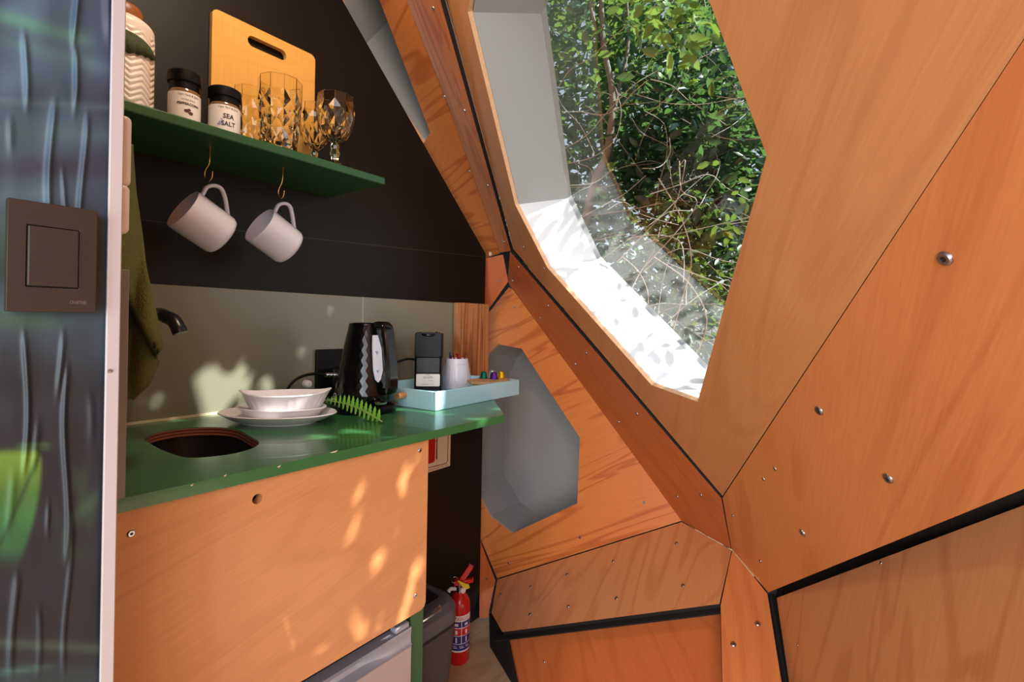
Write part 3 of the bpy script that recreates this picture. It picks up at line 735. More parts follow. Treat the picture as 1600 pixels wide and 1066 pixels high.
# --- shelf and things on it
SB = 1.457; ST = 1.475; SFY = 1.003
shx = onY(602, 284, SFY).x
shf = thing('wall_shelf', 'dark green painted wall shelf above the mugs', 'shelf', (.5, WY, SB))
obj('board', MB().box(((shx - .25) / 2, (SFY + WY - .001) / 2, (SB + ST) / 2), (shx + .25, WY - .001 - SFY, ST - SB)), M_green_dark, shf, bevel=.0025)

# chopping board
by = WY - .018
cA = onY(332, 14, by); cB = onY(493, 85, by); x0, x1 = cA.x, cB.x; z1 = (cA.z + cB.z) / 2
cbrd = thing('chopping_board', 'bamboo chopping board with a slotted handle leaning on the black wall', 'chopping board', ((x0 + x1) / 2, by, ST))
def rr_xz(x0, x1, z0, z1, r, y, n=6): return [Vector((x, y, z)) for x, z in rrect(x0, x1, z0, z1, r, n)]
h0 = onY(388, 58, by); h1 = onY(447, 92, by); hcx = (h0.x + h1.x) / 2; hcz = (h0.z + h1.z) / 2
slot = rr_xz(h0.x - .001, h1.x + .001, hcz - .0125, hcz + .0125, .0124, by)
M_bamboo = wood('bamboo', srgb(240, 186, 104), srgb(214, 148, 72), rough=.35, grain=(40, .8), figure=.1, contrast=.7, coords='Object')
obj('board', MB().prism(rr_xz(x0, x1, ST + .0005, z1, .014, by), (0, .014, 0), [slot]), M_bamboo, cbrd, bevel=.002)

# ceramic herringbone jar with wooden lid
jc = onY(189, 120, 1.11); jr = 42 / F * (jc - EYE).dot(FW) ; jtop = onY(205, 36, 1.11).z - ST
jar = thing('ceramic_jar', 'white herringbone-embossed ceramic jar with a wooden lid at the shelf end', 'jar', (jc.x, 1.11, ST))
NS, NR = 128, 110; rings = []
for j in range(NR + 1):
    t = j / NR; z = .001 + (jtop - .001) * t
    base = jr * (1 if t < .9 else sqrt(max(0.05, 1 - ((t - .9) / .1) ** 2 * .55)))
    ring = []
    for i in range(NS):
        a = 2 * pi * i / NS
        tri = abs(((i / 8) % 2) - 1); ph = (z / .0105 + tri * 1.3) % 1
        bump = .0007 * (1 if ph < .55 else -1) * (1 if .03 < t < .84 else 0)
        ring.append(Vector(((base + bump) * cos(a), (base + bump) * sin(a), z)))
    rings.append(ring)
obj('body', MB().loft(rings, True, True), mat('white_ceramic', srgb(224, 212, 206), .4), jar, smooth=50, world=False)
obj('lid', MB().lathe([(jr * .60, jtop - .001), (jr * .63, jtop + .004), (jr * .63, jtop + .016), (jr * .56, jtop + .022), (.0001, jtop + .024)], 32), wood('jar_lid_wood', srgb(150, 92, 56), srgb(104, 60, 36), coords='Object'), jar, smooth=40, world=False)
lf = MB(); ad = atan2(-1.11, -jc.x); R = jr + .0022
n = 18; top_, bot_ = [], []
for i in range(n + 1):
    u = i / n; a = ad - .35 + 1.62 * u
    zt_ = jtop * (.80 - .06 * u - .08 * u ** 4); w = .047 * (1 - u) ** .55 if u < 1 else 0
    zb_ = zt_ - w - .002 * sin(u * 40)
    top_.append(Vector((R * cos(a), R * sin(a), zt_))); bot_.append(Vector((R * cos(a), R * sin(a), zb_)))
for i in range(n): lf.add([top_[i], top_[i + 1], bot_[i + 1], bot_[i]], [(0, 1, 2, 3)])
ll = obj('leaf_cloth', lf, mat('dark_green_weave', srgb(54, 66, 40), .8, noise=(300, .4), bump=(400, .6)), jar, world=False, smooth=60)
sl = ll.modifiers.new('solid', 'SOLIDIFY'); sl.thickness = .0012; sl.offset = 1

# grinders
def grinder(px, Y, ytop, title, extra, blotch, label):
    c = onY(px, 170, Y); r = 21.5 / F * (c - EYE).dot(FW); H = onY(px, ytop, Y).z - ST
    t = thing('spice_grinder', label, 'spice grinder', (c.x, Y, ST + .0003), group=None)
    az = atan2(-Y, -c.x)
    obj('glass_jar', MB().lathe([(.0001, 0), (r * .9, 0), (r, .004), (r, H * .60), (r * .93, H * .66), (r * .88, H * .68)], 32, cap1=True), mat('grinder_glass', srgb(120, 96, 70), .08, coat=.5), t, smooth=40, world=False)
    obj('grinder_cap', MB().lathe([(r * .93, H * .655), (r * .96, H * .665), (r * .96, H * .79), (r * 1.06, H * .80), (r * 1.08, H * .83), (r * 1.06, H * .975), (r * .98, H), (.0001, H)], 40, cap0=True), M_black, t, smooth=35, world=False)
    lab = MB(); R = r + .0006; nn = 36
    for i in range(nn):
        a0 = az - 2.2 + 4.4 * i / nn; a1 = az - 2.2 + 4.4 * (i + 1) / nn
        lab.add([Vector((R * cos(a), R * sin(a), z)) for a, z in ((a0, .004), (a1, .004), (a1, H * .585), (a0, H * .585))], [(0, 1, 2, 3)])
    plab = obj('paper_label', lab, M_paper, t, smooth=60, world=False)
    tx = MB()
    def ln(body, size, w, z, sh=0, bold=0):
        V, Fs = text_mb(body, size, w, sh, bold)
        tx.add([Vector(((R + .0005) * cos(az + v.x / R + .25), (R + .0005) * sin(az + v.x / R + .25), z + v.y)) for v in V], Fs)
    ln('Cape Herb & Spice', .0062, .035, H * .535, .25)
    for body, size, w, z, b in title: ln(body, size, w, H * z, 0, b)
    obj('lettering', tx, M_ink, plab, world=False)
    bm_ = MB()
    for (dx, zf, rr) in blotch:
        ring = [((dx + rr * cos(k * pi / 6)) / R, H * zf + rr * .75 * sin(k * pi / 6)) for k in range(12)]
        bm_.add([Vector(((R + .0004) * cos(az + x + .25), (R + .0004) * sin(az + x + .25), z)) for x, z in ring], [tuple(range(12))])
    obj('label_picture', bm_, extra, plab, world=False)
    return t
grinder(288, 1.065, 116, [('EXTRA BOLD', .0042, .022, .445, 0), ('PEPPERCORN', .0062, .036, .37, .0002)], mat('peppercorn_brown', srgb(82, 44, 40), .6), [(-.003, .245, .0042), (.0035, .215, .0042), (.001, .27, .003)], 'black-capped pepper grinder with white label reading PEPPERCORN')
grinder(351, 1.045, 142, [('SEA', .0125, .019, .345, .0003), ('SALT', .0125, .024, .185, .0003)], mat('salt_lilac', srgb(150, 150, 190), .6), [(-.013, .20, .0036), (-.016, .16, .003), (-.0115, .27, .0018)], 'black-capped salt grinder with white label reading SEA SALT')

# pressed glassware
def glass_mat(name, col):
    M = mat(name, col, .01, trans=1, ior=1.48); return M
M_gl = glass_mat('olive_glass', (.985, .97, .80, 1))
def diamond_vessel(mb, prof, seg, depth, inner, plain_top=1):
    """outer wall: rows of diamonds whose centres are pressed in; prof = [(r,z)...] rows from bottom to top"""
    rows = []
    for j, (r, z) in enumerate(prof):
        off = (j % 2) * .5
        rows.append([Vector((r * cos(2 * pi * (i + off) / seg), r * sin(2 * pi * (i + off) / seg), z)) for i in range(seg)])
    V = [p for r in rows for p in r]; Fs = []
    for j in range(1, len(rows) - 1):               # diamond centred on row j between two neighbours
        for i in range(seg):
            if j % 2: a, b = j * seg + i, j * seg + (i + 1) % seg; d = (j - 1) * seg + (i + 1) % seg; u = (j + 1) * seg + (i + 1) % seg
            else: a, b = j * seg + i, j * seg + (i + 1) % seg; d = (j - 1) * seg + i; u = (j + 1) * seg + i
            c = (V[a] + V[b] + V[d] + V[u]) / 4; rad = Vector((c.x, c.y, 0)).normalized(); k = len(V)
            mean = sum(sqrt(V[q].x ** 2 + V[q].y ** 2) for q in (a, b, d, u)) / 4
            cc = rad * (mean - depth); cc.z = c.z; V.append(cc)
            Fs += [(a, d, k), (d, b, k), (b, u, k), (u, a, k)]
    n = len(rows)
    for i in range(seg):                            # close half diamonds at both ends
        k = (i + 1) % seg
        if 0 % 2 == 0: Fs.append((i, k, seg + i))
        t = (n - 1) * seg
        if (n - 1) % 2: Fs.append((t + i, t - seg + (i + 1) % seg, t + k))
        else: Fs.append((t + i, t - seg + i, t + k))
    mb.add(V, Fs); return rows
def wall_top(mb, rows, r_top, z_top, inner):
    seg = len(rows[-1]); last = rows[-1]
    a0 = atan2(last[0].y, last[0].x)
    rings = [last]
    for r, z in [(r_top, z_top - .001), (r_top - .0008, z_top)] + inner:
        rings.append([Vector((max(r, .0001) * cos(a0 + 2 * pi * i / seg), max(r, .0001) * sin(a0 + 2 * pi * i / seg), z)) for i in range(seg)])
    mb.loft(rings, cap1=True)
def tumbler(px, Y, ytop, rpx, label, grp):
    c = onY(px, 200, Y); d = (c - EYE).dot(FW); R = rpx / F * d; H = onY(px, ytop, Y).z - ST
    t = thing('glass_tumbler', label, 'tumbler', (c.x, Y, ST + .0003), group=grp)
    mb = MB(); n = 6; prof = [(R * (.80 + .2 * min(1, (j / n) * 1.15)), .003 + H * .78 * j / n) for j in range(n + 1)]
    rows = diamond_vessel(mb, prof, 10, R * .09, None)
    wall_top(mb, rows, R * 1.0, H, [(R * .95, H - .002), (R * .92, H * .7), (R * .84, H * .3), (R * .76, .014), (R * .4, .011)])
    b0 = rows[0]; mb.loft([b0, [Vector((p.x * .9, p.y * .9, 0)) for p in b0]], cap1=True)
    obj('glass_body', mb, M_gl, t, smooth=1, world=False); return t
def goblet(px, Y, ytop, rpx, label, grp):
    c = onY(px, 200, Y); d = (c - EYE).dot(FW); R = rpx / F * d; H = onY(px, ytop, Y).z - ST
    t = thing('glass_goblet', label, 'goblet', (c.x, Y, ST + .0003), group=grp)
    mb = MB(); z0 = H * .36
    prof = [(R * f, z0 + (H - z0) * g) for f, g in ((.22, .0), (.62, .11), (.86, .27), (.97, .46), (1.0, .66), (.985, .84))]
    rows = diamond_vessel(mb, prof, 10, R * .05, None)
    wall_top(mb, rows, R * .955, H, [(R * .91, H - .002), (R * .93, z0 + (H - z0) * .6), (R * .80, z0 + (H - z0) * .3), (R * .5, z0 + (H - z0) * .13), (R * .2, z0 + (H - z0) * .09)])
    b0 = rows[0]; mb.loft([b0, [Vector((p.x * .8, p.y * .8, z0 - .002)) for p in b0]], cap1=True)
    obj('bowl', mb, M_gl, t, smooth=1, world=False)
    st = MB().lathe([(R * .17, z0 - .002), (R * .24, z0 - .008), (R * .20, z0 - .016), (R * .26, z0 - .026), (R * .19, z0 - .034), (R * .17, z0 * .3), (R * .3, z0 * .18), (R * .78, .006), (R * .82, .003), (R * .78, 0)], 10, cap0=True, cap1=True)
    obj('stem', st, glass_mat('green_tinted_glass', (.72, .86, .6, 1)), t, smooth=25, world=False); return t
tumbler(390, 1.12, 141, 23.5, 'smaller pressed-glass tumbler behind the salt grinder and the large tumbler', 'olive glass tumblers')
tumbler(437, 1.045, 127, 32, 'tall diamond-pressed olive glass tumbler in front of the bamboo board', 'olive glass tumblers')
goblet(492, 1.13, 167, 24, 'olive glass goblet half hidden behind the tumbler and front goblet', 'olive glass goblets')
goblet(524, 1.045, 152, 29, 'olive glass goblet nearest the right end of the shelf', 'olive glass goblets')

# --- hooks and mugs
def hook(px, py, pts, label):
    p = onZ(px, py, SB); d = (p - EYE).dot(FW)
    t = thing('cup_hook', label, 'hook', p, group='brass hooks under the shelf')
    P = [at(x, y, d) for x, y in pts]
    obj('wire', MB().tube(spline(P, 5), .0011, 8), M_brass, t, smooth=60)
    obj('screw_collar', MB().lathe([(.004, 0), (.004, -.0015), (.0016, -.003)], 14, c=p, cap1=True), M_brass, t, smooth=40)
    return P, d
def mug(px, py, d, R, Lm, a, hx, label):
    """px,py = centre of the body in the photo, a = axis from base to rim, hook point hx"""
    a = a.normalized(); h = (UP - a * a.dot(UP)).normalized(); s = a.cross(h)
    c = at(px, py, d)
    t = thing('hanging_mug', label, 'mug', c - a * Lm / 2, group='stoneware mugs hanging under the shelf')
    t.matrix_basis = Matrix.Translation(c - a * Lm / 2) @ rot_basis(h, s * -1 if h.cross(-s).dot(a) > 0 else s, a)
    prof = [(.0001, 0), (R * .80, 0), (R * .93, .003), (R * .985, .008)]
    n = 34
    for k in range(n):
        u = k / (n - 1); z = .010 + (Lm - .014) * u
        prof.append((R * (.99 + .01 * u) + (.00045 if k % 2 else 0) * (1 if u < .97 else 0), z))
    prof += [(R * .985, Lm), (R * .95, Lm), (R * .93, Lm - .004), (R * .90, .012), (R * .7, .006), (.0001, .006)]
    split = len(prof) - 4
    obj('body', MB().lathe(prof[:split], 56), M_mug, t, smooth=60, world=False)
    obj('inside', MB().lathe(prof[split - 1:], 48), M_ceramic_in, t, smooth=60, world=False)
    hp = [(R * .97, .016), (R * 1.25, .026), (R * 1.62, .040), (R * 1.86, Lm * .62), (R * 1.80, Lm * .76), (R * 1.5, Lm * .87), (R * 1.15, Lm * .86), (R * .97, Lm * .85)]
    P = spline([Vector((x, 0, z)) for x, z in hp], 6); mbh = MB(); rings = []
    for i, p in enumerate(P):
        tn = (P[min(i + 1, len(P) - 1)] - P[max(i - 1, 0)]).normalized(); w = Vector((0, 1, 0)); nrm = tn.cross(w)
        rings.append([p + w * (.0062 * cos(q)) + nrm * (.0040 * sin(q)) for q in [2 * pi * k / 10 for k in range(10)]])
    mbh.loft(rings, True, True); obj('handle', mbh, M_mug, t, smooth=60, world=False)
    return t
ax = RT * -.50 + UP * .50 + FW * -.70
P, d1 = hook(328, 232, [(328, 234), (327, 255), (321, 266), (320, 277), (326, 283), (331, 278), (332, 268)], 'brass cup hook holding the left mug')
mug(318.5, 349, d1, .0435, .088, ax, None, 'ribbed white mug hanging on the left hook below the pepper grinder')
P, d2 = hook(442, 263, [(442, 265), (441, 283), (436, 295), (435, 303), (439, 310), (443, 306), (444, 298)], 'brass cup hook holding the right mug')
mug(430.5, 370.5, d2, .0435, .085, ax, None, 'ribbed white mug hanging on the right hook nearer the shelf end')

# --- splash sheet, white box, towel, tap
ep = onY(190, 600, CF - .002)
ssh = thing('splash_sheet', 'dark grey laminate side sheet standing on edge beside the sink', 'splash sheet', (ep.x, .98, CZ - .01))
gz1 = onY(192, 421, CF - .002).z; gz0 = onY(190, 780, CF - .002).z; ex0 = onY(183, 700, CF - .002).x; ex1 = onY(199.5, 600, CF - .002).x
obj('sheet', MB().box(((ex0 + ex1) / 2, CF + .2485, (gz0 + gz1) / 2), (ex1 - ex0, .50, gz1 - gz0)), mat('dark_grey_laminate', srgb(122, 122, 126), .35, noise=(20, .15)), ssh, bevel=.0008)
wb = thing('wall_box', 'white plastic two-part box on the back of the partition', 'dispenser', onY(198, 300, .69))
for (xa, xb, ya, yb, Y0, Y1, nm) in ((185, 206.5, 176, 292, .668, .70, 'upper_box'), (180, 204, 285, 366, .664, .71, 'lower_box')):
    A = onY(xa, ya, Y0); B = onY(xb, yb, Y0)
    obj(nm, MB().box(((A.x + B.x) / 2, (Y0 + Y1) / 2, (A.z + B.z) / 2), (B.x - A.x, Y1 - Y0, A.z - B.z)), mat('white_plastic_' + nm, srgb(222, 212, 214), .35), wb, bevel=.006, bseg=4)
# towel: one sheet gathered at the top, hanging free with a turned-over front edge
tyY = .84
right_edge = [(203, 235), (208, 300), (222, 390), (236, 470), (250, 535), (247, 560), (232, 598), (208, 621)]
def interp(tab, y):
    for (xa, ya), (xb, yb) in zip(tab, tab[1:]):
        if ya <= y <= yb: return xa + (xb - xa) * (y - ya) / (yb - ya)
    return tab[-1][0] if y > tab[-1][1] else tab[0][0]
tw = thing('tea_towel', 'olive green waffle-weave towel hanging beside the sink', 'towel', onY(205, 300, tyY))
nu, nv = 60, 120; V = []
for j in range(nv + 1):
    y = 225 + (622 - 225) * j / nv; xr = interp(right_edge, y); xl = 168 - .02 * y + 2
    for i in range(nu + 1):
        u = i / nu; x = xl + (xr - xl) * u
        xb = interp([(140, 225), (176, 430), (197, 458), (222, 505), (246, 552), (262, 575), (262, 640)], y) 
        behind = 1 - sm(x, xb - 5, xb + 3)
        depth = tyY + .012 * sin(x / 9 + y / 130) + .075 * behind + .02 * u ** 5 + (.0010 * ((int(j / 2) + int(i / 2)) % 2) if i < nu - 3 else 0)
        p = onY(x, y, tyY); q = onY(x, y, depth); V.append(q)
fs = [(j * (nu + 1) + i, j * (nu + 1) + i + 1, (j + 1) * (nu + 1) + i + 1, (j + 1) * (nu + 1) + i) for j in range(nv) for i in range(nu)]
M_towel = mat('olive_waffle', srgb(92, 94, 50), .9, noise=(160, .25), bump=(420, .8))
to = obj('cloth', MB().add(V, fs), M_towel, tw, smooth='keep')
sl = to.modifiers.new('solid', 'SOLIDIFY'); sl.thickness = .004; sl.offset = 1
hem = [onY(xr - 1.5, y, tyY + .03 - .0) for xr, y in right_edge[3:]]
# tap
tp = onY(284, 516, .99)
tpt = thing('sink_tap', 'matt black spout tap reaching over the sink', 'tap', (tp.x, WY - .006, tp.z))
P = [Vector((tp.x - .002, WY - .004, onY(238, 492, 1.08).z + .002)), Vector((tp.x - .002, 1.09, onY(238, 492, 1.08).z + .002)), onY(258, 494.5, 1.03), onY(271, 501, 1.005), onY(278, 512, .992), onY(282, 521, .988)]
obj('spout', MB().tube(spline(P, 6), [.0115] * 25 + [.0120] * 6, 20), mat('matt_black', srgb(28, 28, 34), .28), tpt, smooth=50)
obj('wall_rose', MB().lathe([(.024, 0), (.024, .006), (.014, .012)], 24, M=Matrix.Rotation(radians(90), 3, 'X'), c=Vector((tp.x - .002, WY - .0065, P[0].z)), cap1=True), M_black, tpt, smooth=40)

# --- crockery stack
pl_l, pl_r = onZ(346, 646, CZ + .016), onZ(524, 650, CZ + .016)
pcx = (pl_l + pl_r) / 2; pu = (pl_r - pl_l); plen = pu.length / 2; pu = pu.normalized(); pv = UP.cross(pu)
def oval_ring(c, a, b, z, n=64, pw=2.0, tip=0.0, lift=0):
    out = []
    for i in range(n):
        t = 2 * pi * i / n; ct, st_ = cos(t), sin(t)
        r = 1 / (abs(ct) ** pw + abs(st_) ** pw) ** (1 / pw)
        sx_ = abs(r * ct) 
        out.append(c + pu * (a * r * ct) + pv * (b * r * st_) + UP * (z + lift * sx_ ** 4))
    return out
def plate(c, a, b, z, H, label, th=.004):
    t = thing('serving_plate', label, 'plate', Vector((c.x, c.y, z)))
    base = Vector((c.x, c.y, 0))
    o_ = [(.60, 0), (.64, 0), (.66, .003), (.80, .008), (.95, H - .003), (1.0, H), (.985, H + .0022), (.94, H), (.80, .0115), (.66, .0075), (.3, .006), (.02, .006)]
    rings = [oval_ring(base, a * k, b * k, z + h) for k, h in o_]
    obj('dish', MB().loft(rings, True, True), M_ceramic, t, smooth=50); return t
plate(pcx, plen, plen * .66, CZ + .0004, .021, 'large oval white plate at the bottom of the crockery stack')
plate(pcx + pu * .006 + pv * .004, plen * .76, plen * .52, CZ + .0068, .026, 'smaller white plate in the middle of the crockery stack')
gd = thing('gratin_dish', 'fluted white boat-shaped dish on top of the two plates', 'dish', pcx + UP * (CZ + .02 - pcx.z))
g0 = at(378, 614, 1.03); gc_ = Vector((pcx.x, pcx.y, CZ)) + pu * .014 + pv * .006
ga = plen * .745; gb_ = plen * .46
gu = (pu * cos(radians(20)) + pv * sin(radians(20))); gv = UP.cross(gu)
def boat(k, z, flute, lift, tipw):
    out = []
    n = 96
    for i in range(n):
        t = 2 * pi * i / n; ct, st_ = cos(t), sin(t)
        ex = ga * k * ct; ey = gb_ * k * st_ * (abs(st_) ** tipw)
        f = 1 + flute * cos(30 * t)
        out.append(gc_ + gu * ex * f + gv * ey * f + UP * (z + lift * abs(ct) ** 5))
    return out
gz = .0147
rings = [boat(.62, gz, 0, 0, .05), boat(.66, gz + .002, .004, 0, .05), boat(.78, gz + .018, .018, .002, .15), boat(.88, gz + .034, .018, .006, .25), boat(.96, gz + .043, .004, .008, .35), boat(1.0, gz + .046, 0, .009, .40), boat(.985, gz + .048, 0, .009, .40),
         boat(.94, gz + .043, 0, .008, .35), boat(.84, gz + .030, 0, .006, .25), boat(.70, gz + .012, 0, .001, .1), boat(.60, gz + .007, 0, 0, .05), boat(.05, gz + .006, 0, 0, .05)]
obj('dish', MB().loft(rings, True, True), M_ceramic, gd, smooth=50)

# --- fern frond
f0 = at(505, 625, (onZ(520, 652, CZ) - EYE).dot(FW) * .995); f1 = onZ(597, 659, CZ + .004)
fern = thing('fern_leaf', 'green fern frond lying between the plates and the kettle', 'fern leaf', (f0 + f1) / 2 - UP * .01)
M_fern = mat('fern_green', srgb(140, 196, 72), .5, noise=(60, .3)); M_stem = mat('fern_stem', srgb(150, 160, 84), .5)
NST = 14; ax_ = []
for i in range(NST + 1):
    u = i / NST; p = f0.lerp(f1, u); p = p + UP * (.010 * sin(pi * u)); ax_.append(p)
obj('stem', MB().tube(ax_, [.0008 + .0008 * (i / NST) for i in range(NST + 1)], 6), M_stem, fern, smooth=60)
fd = (f1 - f0).normalized(); fs_ = (UP * .75 - FW * .35); fs_ = (fs_ - fd * fs_.dot(fd)).normalized(); fnn = fd.cross(fs_)
pm = None
def pinna_mesh():
    mb = MB(); n = 7; up_, lo_, mid = [], [], []
    for i in range(n + 1):
        u = i / n; w = .21 * (1 - u) ** .5 * (.85 + .15 * sin(u * 20)) if u < 1 else 0
        b = .10 * u * u
        up_.append(Vector((u, b + w, .03 * sin(pi * u)))); lo_.append(Vector((u, b - w, .03 * sin(pi * u)))); mid.append(Vector((u, b, .07 * sin(pi * u))))
    mb.add(up_ + mid + lo_, [(i, i + 1, n + 1 + i + 1, n + 1 + i) for i in range(n)] + [(n + 1 + i, n + 2 + i, 2 * n + 3 + i, 2 * n + 2 + i) for i in range(n)])
    return mb
pmb = pinna_mesh(); pme = bpy.data.meshes.new('leaflet'); pme.from_pydata([tuple(v) for v in pmb.v], [], pmb.f); pme.materials.append(M_fern)
for p in pme.polygons: p.use_smooth = True
for i in range(1, NST):
    for sd_ in (1, -1):
        u = i / NST; ln_ = .030 * (.35 + .65 * sm(u, 0, .5)) * (1 if sd_ > 0 else .75) * (1 if u < .93 else .85)
        xdir = (fs_ * sd_ * .95 + fd * (.30 if sd_ > 0 else -.10)).normalized()
        ydir = fd * -1; ydir = (ydir - xdir * ydir.dot(xdir)).normalized(); zdir = xdir.cross(ydir)
        pos = ax_[i] + fd * (.001 * sd_)
        if (pos + xdir * ln_).z < CZ + .002:           # lower leaflets rest on the worktop
            xdir = (xdir + UP * ((CZ + .002 - (pos + xdir * ln_).z) / ln_)).normalized()
            ydir = (ydir - xdir * ydir.dot(xdir)).normalized(); zdir = xdir.cross(ydir)
        o = bpy.data.objects.new('leaflet', pme); COL.objects.link(o); o.parent = fern
        o.matrix_basis = world_of(fern).inverted() @ (Matrix.Translation(pos) @ rot_basis(xdir, ydir, zdir) @ Matrix.Scale(ln_, 4))

# --- kettle
kc = onZ(570, 641, CZ); kd = (kc - EYE).dot(FW); kp = kd / F
ket = thing('electric_kettle', 'glossy black faceted electric kettle on its round base', 'kettle', kc)
kh = 136 * kp
obj('base', MB().lathe([(.0001, 0), (48 * kp, 0), (50 * kp, .004), (50 * kp, .016), (46 * kp, .021), (.0001, .021)], 48), M_black_gloss, ket, smooth=40, world=False)
seg = 34
profk = [(44.5 if z < 24 else 46.0 - 20 * (max(0, z - 26) / 107) ** 1.18, z) for z in [20 + 113 * i / 15 for i in range(16)]]
mbk = MB(); rows = []
for j, (r, z) in enumerate(profk):
    lean = -.0 * z; of = (j % 2) * .5
    rows.append([Vector((r * kp * cos(2 * pi * (i + of) / seg), r * kp * sin(2 * pi * (i + of) / seg), z * kp)) for i in range(seg)])
Vk = [p for r in rows for p in r]; Fk = []
for j in range(len(rows) - 1):
    for i in range(seg):
        k = (i + 1) % seg
        if j % 2 == 0: Fk += [(j * seg + i, j * seg + k, (j + 1) * seg + i), (j * seg + k, (j + 1) * seg + k, (j + 1) * seg + i)]
        else: Fk += [(j * seg + i, (j + 1) * seg + k, (j + 1) * seg + i), (j * seg + i, j * seg + k, (j + 1) * seg + k)]
mbk.add(Vk, Fk + [tuple(reversed(range(seg))), tuple((len(rows) - 1) * seg + i for i in range(seg))])
obj('body', mbk, M_black_gloss, ket, smooth=4, world=False)
obj('lid', MB().lathe([(26.5 * kp, 132.5 * kp), (26 * kp, 135 * kp), (22 * kp, 136.5 * kp), (.0001, 137 * kp)], 40), M_black_gloss, ket, smooth=40, world=False)
hdir = (RT * .80 - FW * .60).normalized(); hs_ = UP.cross(hdir)
def kpt(r, z, s=0): return hdir * (r * kp) + UP * (z * kp) + hs_ * (s * kp)
hp = spline([kpt(22, 131), kpt(40, 134), kpt(50, 128), kpt(56, 105), kpt(61, 75), kpt(63, 48), kpt(60, 36), kpt(46, 34)], 6); rings = []
for i, p in enumerate(hp):
    tn = (hp[min(i + 1, len(hp) - 1)] - hp[max(i - 1, 0)]).normalized(); nn = hs_.cross(tn)
    rings.append([p + hs_ * (9.5 * kp * x) + nn * (5.0 * kp * y) for x, y in ((-1, -.6), (-.7, -1), (.7, -1), (1, -.6), (1, .6), (.7, 1), (-.7, 1), (-1, .6))])
obj('handle', MB().loft(rings, True, True), M_black_gloss, ket, smooth=35, world=False)
gdir = (RT * .62 - FW * .78).normalized(); gs_ = UP.cross(gdir)
def gpt(r, z, s): return gdir * (r * kp) + UP * (z * kp) + gs_ * (s * kp)
gw = [gpt(32.5, 118, -4), gpt(33, 118, 4), gpt(37.5, 98, 8), gpt(43, 66, 8.5), gpt(46, 52, 4), gpt(46, 48, 0), gpt(45.5, 52, -4), gpt(42, 66, -6), gpt(37, 98, -6)]
wgo = obj('water_gauge', MB().prism(gw, gdir * (2.2 * kp)), mat('gauge_plastic', srgb(206, 212, 226), .25), ket, world=False)
for z in (90, 62):
    gm = MB().prism([gpt(40.6 + (90 - z) * .15, z, 0), gpt(40.2 + (90 - z) * .15, z + 4, 2.5), gpt(40.2 + (90 - z) * .15, z + 4, -2)], gdir * (1.2 * kp))
    obj('gauge_mark', gm, mat('gauge_ink', srgb(140, 146, 168), .5), wgo, world=False)
sw = gdir * (49 * kp) + UP * (19 * kp) + RT * (4 * kp)
obj('switch_lever', MB().lathe([(.0001, 3 * kp), (6 * kp, 2.4 * kp), (10 * kp, 0), (9 * kp, -3 * kp)], 24, M=Matrix.Diagonal((1.1, .7, 1)), c=sw), M_chrome, ket, smooth=40, world=False)
ldir = (RT * -.80 - FW * .60).normalized(); ls_ = UP.cross(ldir); lgm = MB()
cc_ = ldir * (46.6 * kp) + UP * (25 * kp)
ring_o = [cc_ + ls_ * (6.5 * kp * cos(a)) + UP * (4.5 * kp * sin(a)) for a in [2 * pi * k / 24 for k in range(25)]]
lgm.tube(ring_o, .0007, 6)
V, Fs = text_mb("DeLonghi", 5.2 * kp, 10.0 * kp); lgm.add([cc_ + ls_ * v.x + UP * v.y + ldir * .0004 for v in V], Fs)
obj('badge', lgm, mat('silver_ink', srgb(196, 198, 206), .4), ket, world=False)

# --- wall sockets and cables
def socket(pxa, pxb, pya, pyb, label):
    A = onY(pxa, pya, WY - .04); B = onY(pxb, pyb, WY - .04)
    t = thing('plug_socket', label, 'socket', ((A.x + B.x) / 2, WY - .006, (A.z + B.z) / 2))
    obj('plate', MB().box(((A.x + B.x) / 2, WY - .011, (A.z + B.z) / 2), (B.x - A.x + .03, .010, A.z - B.z)), M_black, t, bevel=.003)
    obj('plug', MB().box(((A.x + B.x) / 2, WY - .034, (A.z + B.z) / 2 - .008), (.045, .036, .05)), M_black, t, bevel=.006, bseg=3)
    return A, B
A, B = socket(511, 545, 547, 622, 'black wall socket with plug half hidden behind the kettle')
kcab = thing('power_cable', 'black kettle cable arching down behind the plates', 'cable', onY(470, 600, WY - .06))
pc = [onY(527, 586, WY - .055), onY(508, 586, WY - .06), onY(488, 584.5, WY - .06), onY(466, 591, WY - .06), onY(452, 604, WY - .06), onY(446, 622, WY - .06), onZ(446, 650, CZ + .004)]
obj('cord', MB().tube(spline(pc, 7), .0036, 10), M_black, kcab, smooth=60)
cap = MB().tube([pc[1], pc[0]], .0048, 12)
for k in range(3): cap.tube([pc[1].lerp(pc[0], .1 + .3 * k), pc[1].lerp(pc[0], .24 + .3 * k)], .0058, 12)
obj('plug_sleeve', cap, M_chrome, kcab, smooth=40)
mcab = thing('power_cable', 'black cable running along the splashback to the coffee machine', 'cable', onY(630, 563, WY - .05))
pc = [onY(592, 585, WY - .02), onY(606, 572, WY - .03), onY(622, 565, WY - .04), onY(638, 561, WY - .06), onY(654, 563, WY - .09)]
obj('cord', MB().tube(spline(pc, 7), .0036, 10), M_black, mcab, smooth=60)
wp = onZ(485, 606, CZ)
wp = onY(485, 601, WY - .03)
kn = thing('white_knob', 'small white round knob on the splashback behind the dish', 'knob', (wp.x, WY - .006, wp.z))
obj('button', MB().lathe([(.010, 0), (.010, .016), (.007, .02), (.0001, .021)], 20, M=Matrix.Rotation(radians(90), 3, 'X'), c=(wp.x, WY - .0065, wp.z)), M_paper, kn, smooth=40)

